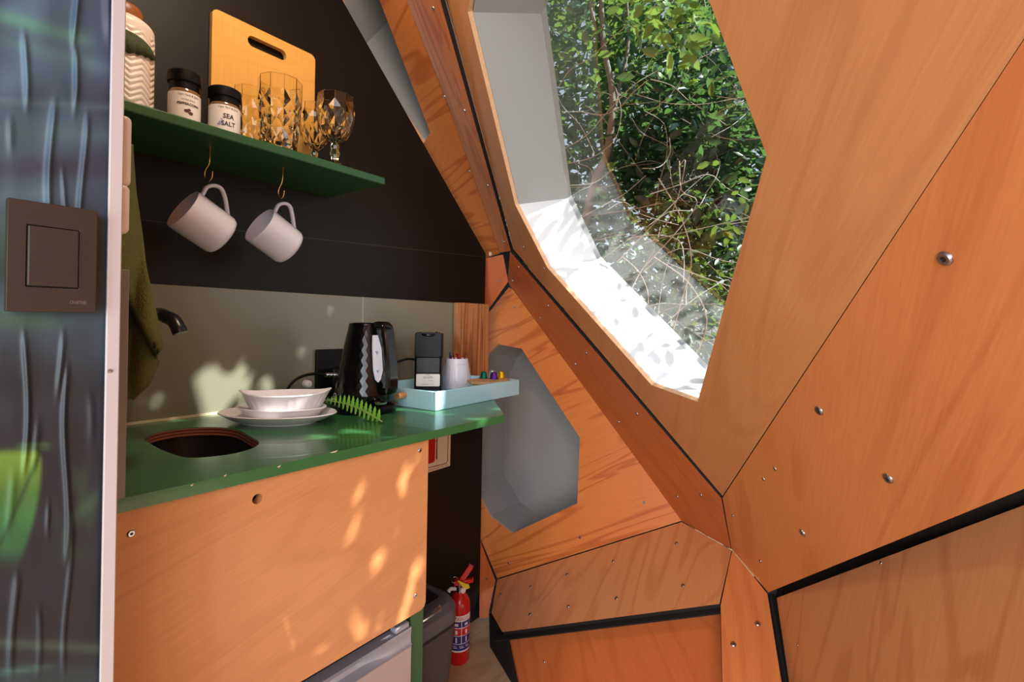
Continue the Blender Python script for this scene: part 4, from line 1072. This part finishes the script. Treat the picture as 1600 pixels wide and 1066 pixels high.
# --- tray and what stands in it
t1_, t2_ = onZ(680, 643, CZ), onZ(811, 617, CZ)
tx_ = (t2_ - t1_); TL = tx_.length; tx_ = tx_.normalized(); ty_ = UP.cross(tx_); TW = .25; TH_ = .047
tray = thing('serving_tray', 'pale blue wooden tray with a round peg handle at the end of the worktop', 'tray', t1_ + UP * .0003)
tray.matrix_basis = Matrix.Translation(t1_ + UP * .0003) @ rot_basis(tx_, ty_, UP)
M_tray = mat('pale_blue_paint', srgb(164, 204, 216), .35, noise=(6, .04))
wth = .010
for nm, c, dm in (('bottom', (TL / 2, TW / 2, .003), (TL - .004, TW - .004, .006)), ('side_board', (TL / 2, wth / 2, TH_ / 2), (TL, wth, TH_)), ('side_board', (TL / 2, TW - wth / 2, TH_ / 2), (TL, wth, TH_)),
                  ('end_board', (wth / 2, TW / 2, TH_ / 2), (wth, TW - 2 * wth, TH_)), ('end_board', (TL - wth / 2, TW / 2, TH_ / 2), (wth, TW - 2 * wth, TH_))):
    obj(nm, MB().box(c, dm), M_tray, tray, bevel=.0012, world=False)
M_peg = wood('peg_wood', srgb(222, 158, 100), srgb(182, 112, 66), coords='Object')
obj('peg_handle', MB().lathe([(.0001, .0), (.0075, .0), (.0085, .0015), (.0085, .024), (.0075, .026)], 20, M=Matrix.Rotation(radians(-90), 3, 'Y'), c=(0.0, .105, .030), cap1=True), M_peg, tray, smooth=40, world=False)
def tray_pt(x, y, z): return t1_ + tx_ * x + ty_ * y + UP * (z + .0003)
TZ = CZ + .0068
# coffee machine seen from behind
mc = onZ(668, 616, TZ); md = (mc - EYE).dot(FW); mp = md / F
fwd_ = FW * .97 - RT * .24; fwd_ = (FW * .995 - RT * .10).normalized(); mx_ = fwd_.cross(UP)
cm = thing('coffee_machine', 'narrow black capsule coffee machine turned back to front in the tray', 'coffee machine', mc)
cm.matrix_basis = Matrix.Translation(mc) @ rot_basis(mx_, fwd_, UP)
hw = 21.3 * mp; mh = 98 * mp; mdp = .115
def rbox(x0, x1, y0, y1, z0, z1, r, n=4):
    return MB().loft([ring2(rrect(x0, x1, y0, y1, r, n), z0), ring2(rrect(x0, x1, y0, y1, r, n), z1)], True, True)
obj('body', rbox(-hw, hw, 0, mdp, 0, mh * .96, .008), M_black, cm, world=False, bevel=.002)
obj('back_cover', MB().prism([Vector((x, -.003, z)) for x, z in rrect(-hw * .98, hw * .98, mh * .585, mh * .985, .008)], (0, .01, 0)), mat('satin_black', srgb(16, 16, 20), 0.35, spec=.15), cm, world=False, bevel=.002)
obj('lever_handle', MB().tube(spline([Vector((-hw * .6, .005, mh * .975)), Vector((-hw * .35, -.003, mh * .945)), Vector((0, -.005, mh * .94)), Vector((hw * .35, -.003, mh * .945)), Vector((hw * .6, .005, mh * .985))], 5), .0035, 8), M_black_gloss, cm, world=False, smooth=50)
M_mesh = mat('vent_rib', srgb(70, 72, 72), .4)
for k in range(11):
    z = mh * (.355 + .021 * k); obj('vent_rib', MB().box((0, -.0004, z), (hw * 1.6, .0016, .0011)), M_mesh, cm, world=False)
for k in range(15):
    obj('vent_rib', MB().box((-hw * .8 + hw * 1.6 * k / 14, -.0003, mh * .46), (.0009, .0012, mh * .215)), M_mesh, cm, world=False)
lz0, lz1 = mh * .125, mh * .32
rlab = obj('rating_label', MB().prism([Vector((x, -.0002, z)) for x, z in rrect(-hw * .84, hw * .88, lz0, lz1, .003, 3)], (0, -.0006, 0)), M_paper, cm, world=False)
lt = MB()
for body, z, s, w in (('KRUPS', .305, .0035, .010), ('|||||||||||||||||', .275, .0065, .026), ('TYPE XN1108  220-240V~ 50Hz 1200-1450W', .25, .0028, .036), ('R  C  E       S/N 0420R', .215, .0036, .03), ('MADE IN CHINA     CMMF 203', .155, .0032, .034), ('.  .  o          T', .185, .0036, .03)):
    put_text(lt, body, s, Matrix.Translation((.0005, -.0010, mh * z)) @ Matrix.Rotation(radians(90), 4, 'X'), w)
obj('lettering', lt, M_ink, rlab, world=False)
for k in range(12):
    obj('foot_rib', MB().box((-hw * .8 + hw * 1.6 * k / 11, -.0012, .006), (.0016, .003, .012)), M_chrome, cm, world=False)

# white crock with sachets
wc = onZ(713, 606, TZ); wd = (wc - EYE).dot(FW); wpx = wd / F
crk = thing('sachet_crock', 'white tapered stoneware crock filled with sachets in the tray', 'crock', wc)
ch = 46 * wpx; R0, R1 = 22.5 * wpx, 17.5 * wpx
obj('body', MB().lathe([(.0001, 0), (R0 * .95, 0), (R0, .003), (R0 * .98, ch * .4), (R1 * 1.04, ch * .9), (R1, ch), (R1 * .88, ch), (R1 * .86, ch * .7), (.0001, ch * .65)], 48), mat('crock_glaze', srgb(222, 220, 232), .3), crk, smooth=50, world=False)
em = MB(); azk = atan2(-wc.y, -wc.x)
for a0 in (-.9, .35):
    pts = []
    for k in range(25):
        t = 2 * pi * k / 24; aa = azk + a0 + .45 * (abs(cos(t)) ** .5) * (1 if cos(t) > 0 else -1); zz_ = ch * (.5 + .33 * (abs(sin(t)) ** .5) * (1 if sin(t) > 0 else -1))
        rr = R0 + (R1 - R0) * max(0, (zz_ / ch - .3) / .7) * .92 + .0008; pts.append(Vector((rr * cos(aa), rr * sin(aa), zz_)))
    em.tube(pts, .0008, 6)
obj('raised_outline', em, mat('crock_relief', srgb(214, 212, 224), .3), crk, smooth=60, world=False)
random.seed(11)
for k, col in enumerate([(40, 60, 190), (60, 40, 120), (176, 40, 40), (200, 60, 50), (150, 30, 60), (190, 80, 60), (90, 40, 80)]):
    u = -.85 + 1.7 * k / 6
    pos = wc + RT * (u * R1 * .78) + FW * random.uniform(-.3, .3) * R1 * .6 + UP * (ch * .93)
    tt = thing('sachet', ['blue', 'violet', 'dark red', 'bright red', 'crimson', 'orange-red', 'plum'][k] + ' paper sachet sticking out of the white crock', 'sachet', pos, (random.uniform(-.5, .5), random.uniform(-.4, .4), TH + random.uniform(-.6, .6)), group='sachets in the crock')
    mb = MB(); h_ = random.uniform(.024, .029)
    mb.loft([[Vector((x, y * yy, z)) for x, y in ((-.007, 0), (0, -1), (.007, 0), (0, 1))] for z, yy in ((0, .0004), (.004, .002), (h_ - .004, .002), (h_, .0004))], True, True)
    obj('packet', mb, mat('sachet_paper', srgb(*col), .45), tt, world=False, smooth=30)
# little white saucer with ring beside the crock
sc_ = onZ(716, 611, TZ)
sau = thing('sugar_dish', 'tiny white dish on the tray floor in front of the crock', 'dish', sc_)
obj('dish', MB().lathe([(.0001, 0), (.012, 0), (.018, .006), (.0175, .0068), (.011, .002), (.0001, .002)], 28), M_ceramic, sau, smooth=40, world=False)

# wooden slabs and capsules
def slab(pxc, pyc, z, rx, ry, th, label):
    c = onZ(pxc, pyc, z)
    t = thing('wood_slab', label, 'wood slab', c); random.seed(int(pxc))
    n = 28; outline = []
    for i in range(n):
        a = 2 * pi * i / n; k = 1 + .06 * sin(3 * a + 1) + .03 * sin(7 * a)
        outline.append(tx_ * (rx * k * cos(a)) + ty_ * (ry * k * sin(a)))
    obj('slab', MB().loft([[p * .86 for p in outline], [p * .97 + UP * th * .4 for p in outline], [p + UP * th for p in outline]], True, True), wood('slab_wood_' + str(pxc), srgb(218, 178, 130), srgb(176, 128, 84), coords='Object', grain=(3, 12)), t, world=False, smooth=30)
    return c
zs = onZ(765, 600, TZ)
z_top = TZ + .040
slab(768, 600.5, TZ, .062, .045, .029, 'lower thick wooden slab under the capsule board')
c1 = slab(765, 599.5, TZ + .0293, .078, .055, .0115, 'live-edge wooden slab carrying the coffee capsules')
zc = TZ + .0293 + .0118
def capsule(px, py, col, label):
    c = onZ(px, py, zc); k = .0122
    t = thing('coffee_capsule', label, 'capsule', c, group='coffee capsules on the wooden slab')
    M_ = mat('foil_' + label.split()[0], srgb(*col), .25, .75)
    obj('cup', MB().lathe([(k * 1.05, .0012), (k * .98, .003), (k * .82, .0165), (k * .66, .0195), (k * .4, .021), (.0001, .0205)], 28), M_, t, smooth=40, world=False)
    obj('flange', MB().lathe([(.0001, 0), (k * 1.3, 0), (k * 1.34, .0006), (k * 1.3, .0013), (k * .9, .0014)], 28), M_, t, smooth=40, world=False)
capsule(755.5, 591, (24, 110, 92), 'green foil coffee capsule, leftmost on the wooden slab')
capsule(769, 588.5, (196, 206, 214), 'silver foil coffee capsule behind the purple one')
capsule(771.5, 592, (96, 44, 150), 'purple foil coffee capsule between green and gold ones')
capsule(783, 590.5, (226, 176, 36), 'gold foil coffee capsule, rightmost on the wooden slab')

# battens leaning in the corner
M_bat = wood('batten_wood', srgb(206, 148, 98), srgb(150, 92, 52), figure=.6, fig_scale=(.5, 9), coords='UV')
for (xa, xb, yt, dy, lab) in ((713.5, 719.8, 473, .030, 'thin wooden batten on the left of the three in the corner'), (721, 741.2, 473.5, .020, 'wide wooden batten in the middle of the three in the corner'), (743.5, 763.5, 475, .034, 'wooden batten nearest the orange corner panels')):
    YB = WY - dy; A = onY(xa, 540, YB); B = onY(xb, 540, YB); zt_ = onY((xa + xb) / 2, yt, YB).z
    t = thing('wooden_batten', lab, 'batten', ((A.x + B.x) / 2, YB, CZ + .0003), group='battens in the corner')
    obj('batten', MB().box(((A.x + B.x) / 2, YB + .008, (CZ + .0003 + zt_) / 2), (B.x - A.x, .016, zt_ - CZ - .0003)), M_bat, t, bevel=.001, uvdir=(UP, Vector((1, 0, 0)), xa, xa * .3))

# light switch on the mural
Ysw = PY - .013
cs = [onY(x, y, Ysw) for x, y in ((12, 310), (153, 328), (150, 489), (9, 487))]
sx0 = (cs[0].x + cs[3].x) / 2; sx1 = (cs[1].x + cs[2].x) / 2; sz1 = (cs[0].z + cs[1].z) / 2; sz0 = (cs[2].z + cs[3].z) / 2
swt = thing('light_switch', 'brown square light switch on the jungle-print partition', 'light switch', ((sx0 + sx1) / 2, PY, (sz0 + sz1) / 2))
M_sw = mat('brown_bakelite', srgb(46, 34, 30), .5, noise=(200, .08))
rk = [onY(x, y, Ysw) for x, y in ((43, 352), (123, 361), (122, 450), (42, 447))]
rx0 = (rk[0].x + rk[3].x) / 2; rx1 = (rk[1].x + rk[2].x) / 2; rz1 = (rk[0].z + rk[1].z) / 2; rz0 = (rk[2].z + rk[3].z) / 2
def rect_xz(x0, x1, z0, z1, y): return [Vector((x0, y, z0)), Vector((x1, y, z0)), Vector((x1, y, z1)), Vector((x0, y, z1))]
obj('plate', MB().prism(rect_xz(sx0, sx1, sz0, sz1, Ysw), (0, .009, 0), [rect_xz(rx0 - .0006, rx1 + .0006, rz0 - .0006, rz1 + .0006, Ysw)]), M_sw, swt, bevel=.0007)
rmid = Ysw - .0025
obj('rocker', MB().loft([rect_xz(rx0, rx1, rz0, rz1, Ysw + .008), rect_xz(rx0, rx1, rz0, rz1, Ysw - .001), rect_xz(rx0 + .0008, rx1 - .0008, rz0 + .0008, rz1 - .0008, Ysw - .002)], True, True), M_sw, swt, bevel=.0004)
swx = MB(); pt_ = onY(122, 473, Ysw); put_text(swx, 'CRABTREE', .0042, Matrix.Translation((pt_.x, Ysw - .0003, pt_.z)) @ Matrix.Rotation(radians(90), 4, 'X'), .012)
obj('lettering', swx, mat('switch_print', srgb(112, 96, 90), .5), swt)
# ==== OUTSIDE ====
random.seed(21)
def leaf_material(name, col, tcol):
    M = bpy.data.materials.new(name); M.use_nodes = True; N = M.node_tree.nodes; L = M.node_tree.links
    b = N['Principled BSDF']; b.inputs['Roughness'].default_value = .33; b.inputs['Base Color'].default_value = srgb(*col); b.inputs['Specular IOR Level'].default_value = .6
    oi = N.new('ShaderNodeNewGeometry'); 
    hs = N.new('ShaderNodeHueSaturation'); hs.inputs['Color'].default_value = srgb(*col)
    mr = N.new('ShaderNodeMapRange'); mr.inputs[3].default_value = .45; mr.inputs[4].default_value = 1.3; L.new(oi.outputs['Random Per Island'], mr.inputs[0]); L.new(mr.outputs[0], hs.inputs['Value'])
    L.new(hs.outputs[0], b.inputs['Base Color'])
    tl = N.new('ShaderNodeBsdfTranslucent'); tl.inputs['Color'].default_value = srgb(*tcol); mx = N.new('ShaderNodeMixShader'); mx.inputs[0].default_value = .28
    L.new(b.outputs[0], mx.inputs[1]); L.new(tl.outputs[0], mx.inputs[2]); L.new(mx.outputs[0], N['Material Output'].inputs['Surface']); return M
def leaf_geo(L=.05, W=.02):
    V = [(0, 0, 0), (L * .3, W * .5, .004), (L * .68, W * .45, .003), (L, 0, -.004), (L * .68, -W * .45, .003), (L * .3, -W * .5, .004), (L * .33, 0, -.002), (L * .68, 0, -.003)]
    Fs = [(0, 6, 1), (1, 6, 7, 2), (2, 7, 3), (0, 5, 6), (5, 4, 7, 6), (4, 3, 7)]
    return [Vector(v) for v in V], Fs
def rnd_rot(bias=None):
    d = Vector((random.gauss(0, 1), random.gauss(0, 1), random.gauss(0, .7) - .1)).normalized()
    n = (Vector((random.gauss(0, .8), random.gauss(0, .8), 1.0)) + (bias or Vector())).normalized()
    y = n.cross(d).normalized(); z = d.cross(y)
    return rot_basis(d, y, z)
M_bark = mat('grey_brown_bark', srgb(112, 112, 102), .8, noise=(30, .3), bump=(50, .6)); M_twig = mat('dry_twig', srgb(158, 164, 160), .8)
def shrub(name, label, cols, centre, clusters, n_part, n_stuff, trunk, twigs, scale=1.0):
    base = Vector((centre.x, centre.y, -.35))
    t = thing(name, label, 'shrub', base, group=None)
    mats_ = leaf_material(name + '_leaf', *cols)
    for pts, rs in trunk: obj('branch', MB().tube(spline(pts, 5), rs if isinstance(rs, float) else [rs[0] + (rs[1] - rs[0]) * i / (5 * (len(pts) - 1)) for i in range(5 * (len(pts) - 1) + 1)], 8), M_bark, t, smooth=60)
    for pts, r in twigs: obj('twig', MB().tube(spline(pts, 4), r, 5), M_twig, t, smooth=60)
    V, Fs = leaf_geo(.072 * scale, .032 * scale); me = bpy.data.meshes.new('leaf'); me.from_pydata([tuple(v) for v in V], [], Fs); me.materials.append(mats_)
    for p in me.polygons: p.use_smooth = True
    def place():
        c, r = random.choice(clusters)
        return c + Vector((random.gauss(0, r), random.gauss(0, r), random.gauss(0, r))) * .62
    inv = Matrix.Translation(-base)
    cand = sorted((place() for _ in range(n_part * 6)), key=lambda p: (p - EYE).length)[:n_part * 2]
    random.shuffle(cand)
    for p in cand[:n_part]:
        o = bpy.data.objects.new('leaf', me); COL.objects.link(o); o.parent = t
        o.matrix_basis = inv @ Matrix.Translation(p) @ rnd_rot() @ Matrix.Scale(random.uniform(.7, 1.25), 4)
    mb = MB()
    for _ in range(n_stuff):
        p = place(); M = Matrix.Translation(p) @ rnd_rot() @ Matrix.Scale(random.uniform(.6, 1.2), 4)
        mb.add([M @ v for v in V], Fs)
    f = obj('foliage', mb, mats_, t, smooth='keep'); f['kind'] = 'stuff'
    return t
def cl(lst): return [(at(x, y, d), r) for x, y, d, r in lst]
def rtw(n, x0, x1, y0, y1, d0, d1, ln, r=(.0009, .0021)):
    out = []
    for _ in range(n):
        x, y, d = random.uniform(x0, x1), random.uniform(y0, y1), random.uniform(d0, d1); p = at(x, y, d)
        a = random.uniform(-.5, 1.2); l = random.uniform(*ln); v = RT * cos(a) + UP * sin(a) + FW * random.uniform(-.3, .3)
        pts = [p]; 
        for k in range(4):
            v = (v + Vector((random.gauss(0, .34), random.gauss(0, .34), random.gauss(0, .34)))).normalized(); pts.append(pts[-1] + v * l / 4)
        out.append((pts, random.uniform(*r)))
    return out
# tall shrub with the pale trunk
tr1 = [at(880, 520, 2.55), at(925, 300, 2.5), at(948, 240, 2.45), at(957, 150, 2.45), at(942, 60, 2.5), at(938, -80, 2.55)]
tr2 = [at(950, 235, 2.46), at(962, 160, 2.5), at(982, 60, 2.55), at(970, -90, 2.6)]
tr3 = [at(945, 80, 2.5), at(925, 20, 2.55), at(900, -90, 2.6)]
shrub('trunk_shrub', 'leafy shrub with a pale bent trunk outside the window', ((58, 98, 80), (140, 180, 80)), at(920, 500, 2.6),
      cl([(890, 60, 2.7, .30), (960, 30, 2.9, .34), (900, 190, 2.8, .28), (1010, 120, 2.9, .3), (880, 320, 2.9, .28), (970, 300, 3.0, .3), (1010, -120, 2.8, .35), (860, -60, 2.8, .3), (900, 450, 2.9, .3)]), 200, 3600,
      [(tr1, (.024, .011)), (tr2, (.012, .006)), (tr3, (.010, .005))], rtw(34, 850, 1000, 10, 420, 2.2, 2.6, (.25, .6)))
shrub('glossy_shrub', 'dense dark shrub with glossy leaves right of the pale trunk', ((34, 68, 68), (110, 160, 80)), at(1120, 500, 2.5),
      cl([(1060, 180, 2.5, .26), (1130, 230, 2.4, .24), (1080, 300, 2.5, .28), (1160, 330, 2.45, .26), (1060, 60, 2.7, .28), (1140, 130, 2.6, .25), (1230, 250, 2.6, .3), (1100, 420, 2.7, .26), (1010, 240, 2.7, .22)]), 220, 4200,
      [([at(1210, 250, 2.7), at(1160, 240, 2.65), at(1120, 205, 2.7)], .012), ([at(1190, 700, 2.9), at(1150, 420, 2.8), at(1100, 200, 2.8), at(1120, 0, 2.9)], (.02, .008))], rtw(36, 990, 1190, 60, 330, 2.0, 2.5, (.2, .6)), 1.0)
shrub('twiggy_shrub', 'sparse twiggy shrub with bare branches low outside the window', ((58, 88, 64), (140, 175, 70)), at(1080, 560, 2.3),
      cl([(1030, 420, 2.3, .22), (1110, 380, 2.2, .2), (960, 480, 2.4, .24), (1120, 500, 2.4, .24), (1040, 540, 2.4, .26)]), 110, 1500,
      [], rtw(40, 940, 1160, 300, 540, 1.8, 2.3, (.25, .7), (.0010, .0022)), .8)
# young light leaves at the top of the view
shrub('young_shrub', 'bright light-green young leaves hanging at the top right of the window', ((104, 148, 84), (150, 190, 90)), at(1060, 200, 2.3),
      cl([(1030, 15, 2.1, .10), (1075, 45, 2.05, .10), (1010, -60, 2.1, .2), (1090, -40, 2.1, .16)]), 40, 90, [([at(1200, -200, 2.2), at(1100, -60, 2.1), at(1030, 20, 2.1)], .005)], rtw(10, 980, 1100, -60, 60, 2.0, 2.2, (.15, .35)), 1.1)
# thicket further back closes the view
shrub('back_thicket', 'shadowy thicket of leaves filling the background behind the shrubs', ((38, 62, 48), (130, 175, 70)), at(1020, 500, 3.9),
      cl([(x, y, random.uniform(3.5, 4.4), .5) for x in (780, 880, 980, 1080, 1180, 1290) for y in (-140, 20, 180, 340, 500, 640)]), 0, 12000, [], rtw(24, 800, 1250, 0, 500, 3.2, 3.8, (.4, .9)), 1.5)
obj('ground', MB().prism([Vector((-8, -8, -.36)), Vector((9, -8, -.36)), Vector((9, 9, -.36)), Vector((-8, 9, -.36))], (0, 0, -.05)), mat('leaf_litter', srgb(96, 82, 60), .9, noise=(6, .4)), kind='structure')

# unseen tree added above the pod, its leaf gaps shape the sun dapples
def on_p1(p): return p + SUN * ((P1.d - P1.n.dot(p)) / P1.n.dot(SUN))
e1_ = (WV[1] - WV[0]).normalized(); e2_ = P1.n.cross(e1_)
def uvp(p): q = p - P1.pt(950, 300); return (q.dot(e1_), q.dot(e2_))
poly = [uvp(p) for p in WV]
def inside(u, v):
    c = False; n = len(poly); j = n - 1
    for i in range(n):
        xi, yi = poly[i]; xj, yj = poly[j]
        if (yi > v) != (yj > v) and u < (xj - xi) * (v - yi) / (yj - yi) + xi: c = not c
        j = i
    return c
targets = [(onY(290, 640, WY), .022), (onY(315, 625, WY), .030), (onY(345, 618, WY), .022), (onY(375, 608, WY), .014), (onY(415, 606, WY), .006),
           (onY(330, 880, FYP), .022), (onY(310, 905, FYP), .014), (onY(556, 812, FYP), .005), (onY(562, 765, FYP), .002), (onY(585, 885, FYP), .004), (onY(650, 900, FYP), .006), (onY(640, 940, FYP), .003), (onY(630, 750, FYP), .004), (onY(560, 990, FYP), .006), (onY(425, 1045, FYP), .018), (onY(375, 1030, FYP), .010),
           (onZ(500, 682, CZ), .016), (onZ(555, 674, CZ), .014), (onZ(690, 648, CZ), .012), (onZ(790, 640, CZ), .022), (onZ(745, 655, CZ), .012), (onZ(620, 640, CZ), .008), (at(685, 625, (t1_ - EYE).dot(FW)), .020), (at(700, 620, (t1_ - EYE).dot(FW)), .016), (at(450, 615, 1.05), .03), (onZ(340, 650, CZ), .03), (onZ(400, 645, CZ), .02)]
tuv = [(uvp(on_p1(p)), r) for p, r in targets]
tb = Vector((2.0, -1.6, -.36))
tree = thing('dapple_tree', 'unseen leafy tree added over the pod to dapple the sun', 'tree', tb)
obj('trunk', MB().tube(spline([tb, tb + Vector((.05, .1, 1.3)), Vector((1.9, -1.2, 2.1)), Vector((1.55, -.7, 2.75)), Vector((1.2, -.3, 3.0))], 5), [.09 - .0035 * i for i in range(21)], 10), M_bark, tree, smooth=60)
V, Fs = leaf_geo(.055, .024); mb = MB(); kept = 0
mid_uv = uvp(on_p1((WV[1] + WV[2]) / 2 + WOFF * .5))
us = [p[0] for p in poly]; vs_ = [p[1] for p in poly]
for _ in range(26000):
    u = random.uniform(min(us) - .35, max(us) + .35); v = random.uniform(min(vs_) - .35, max(vs_) + .35)
    ins = inside(u, v)
    if ins:
        if any((u - a) ** 2 + (v - b) ** 2 < (r + .020) ** 2 for (a, b), r in tuv): continue
        if random.random() < .03: continue
    else:
        mu, mv = mid_uv
        near_mid = (u - mu) ** 2 + (v - mv) ** 2 < .15 ** 2
        if random.random() < (.87 if near_mid else .955): continue
    p = P1.pt(950, 300) + e1_ * u + e2_ * v + SUN * random.uniform(1.0, 1.9)
    M = Matrix.Translation(p) @ rnd_rot(SUN * .6) @ Matrix.Scale(random.uniform(.8, 1.3), 4)
    mb.add([M @ (q - Vector((.027, 0, 0))) for q in V], Fs)
f = obj('foliage', mb, leaf_material('tree_leaf', (70, 110, 50), (150, 190, 60)), tree, smooth='keep'); f['kind'] = 'stuff'
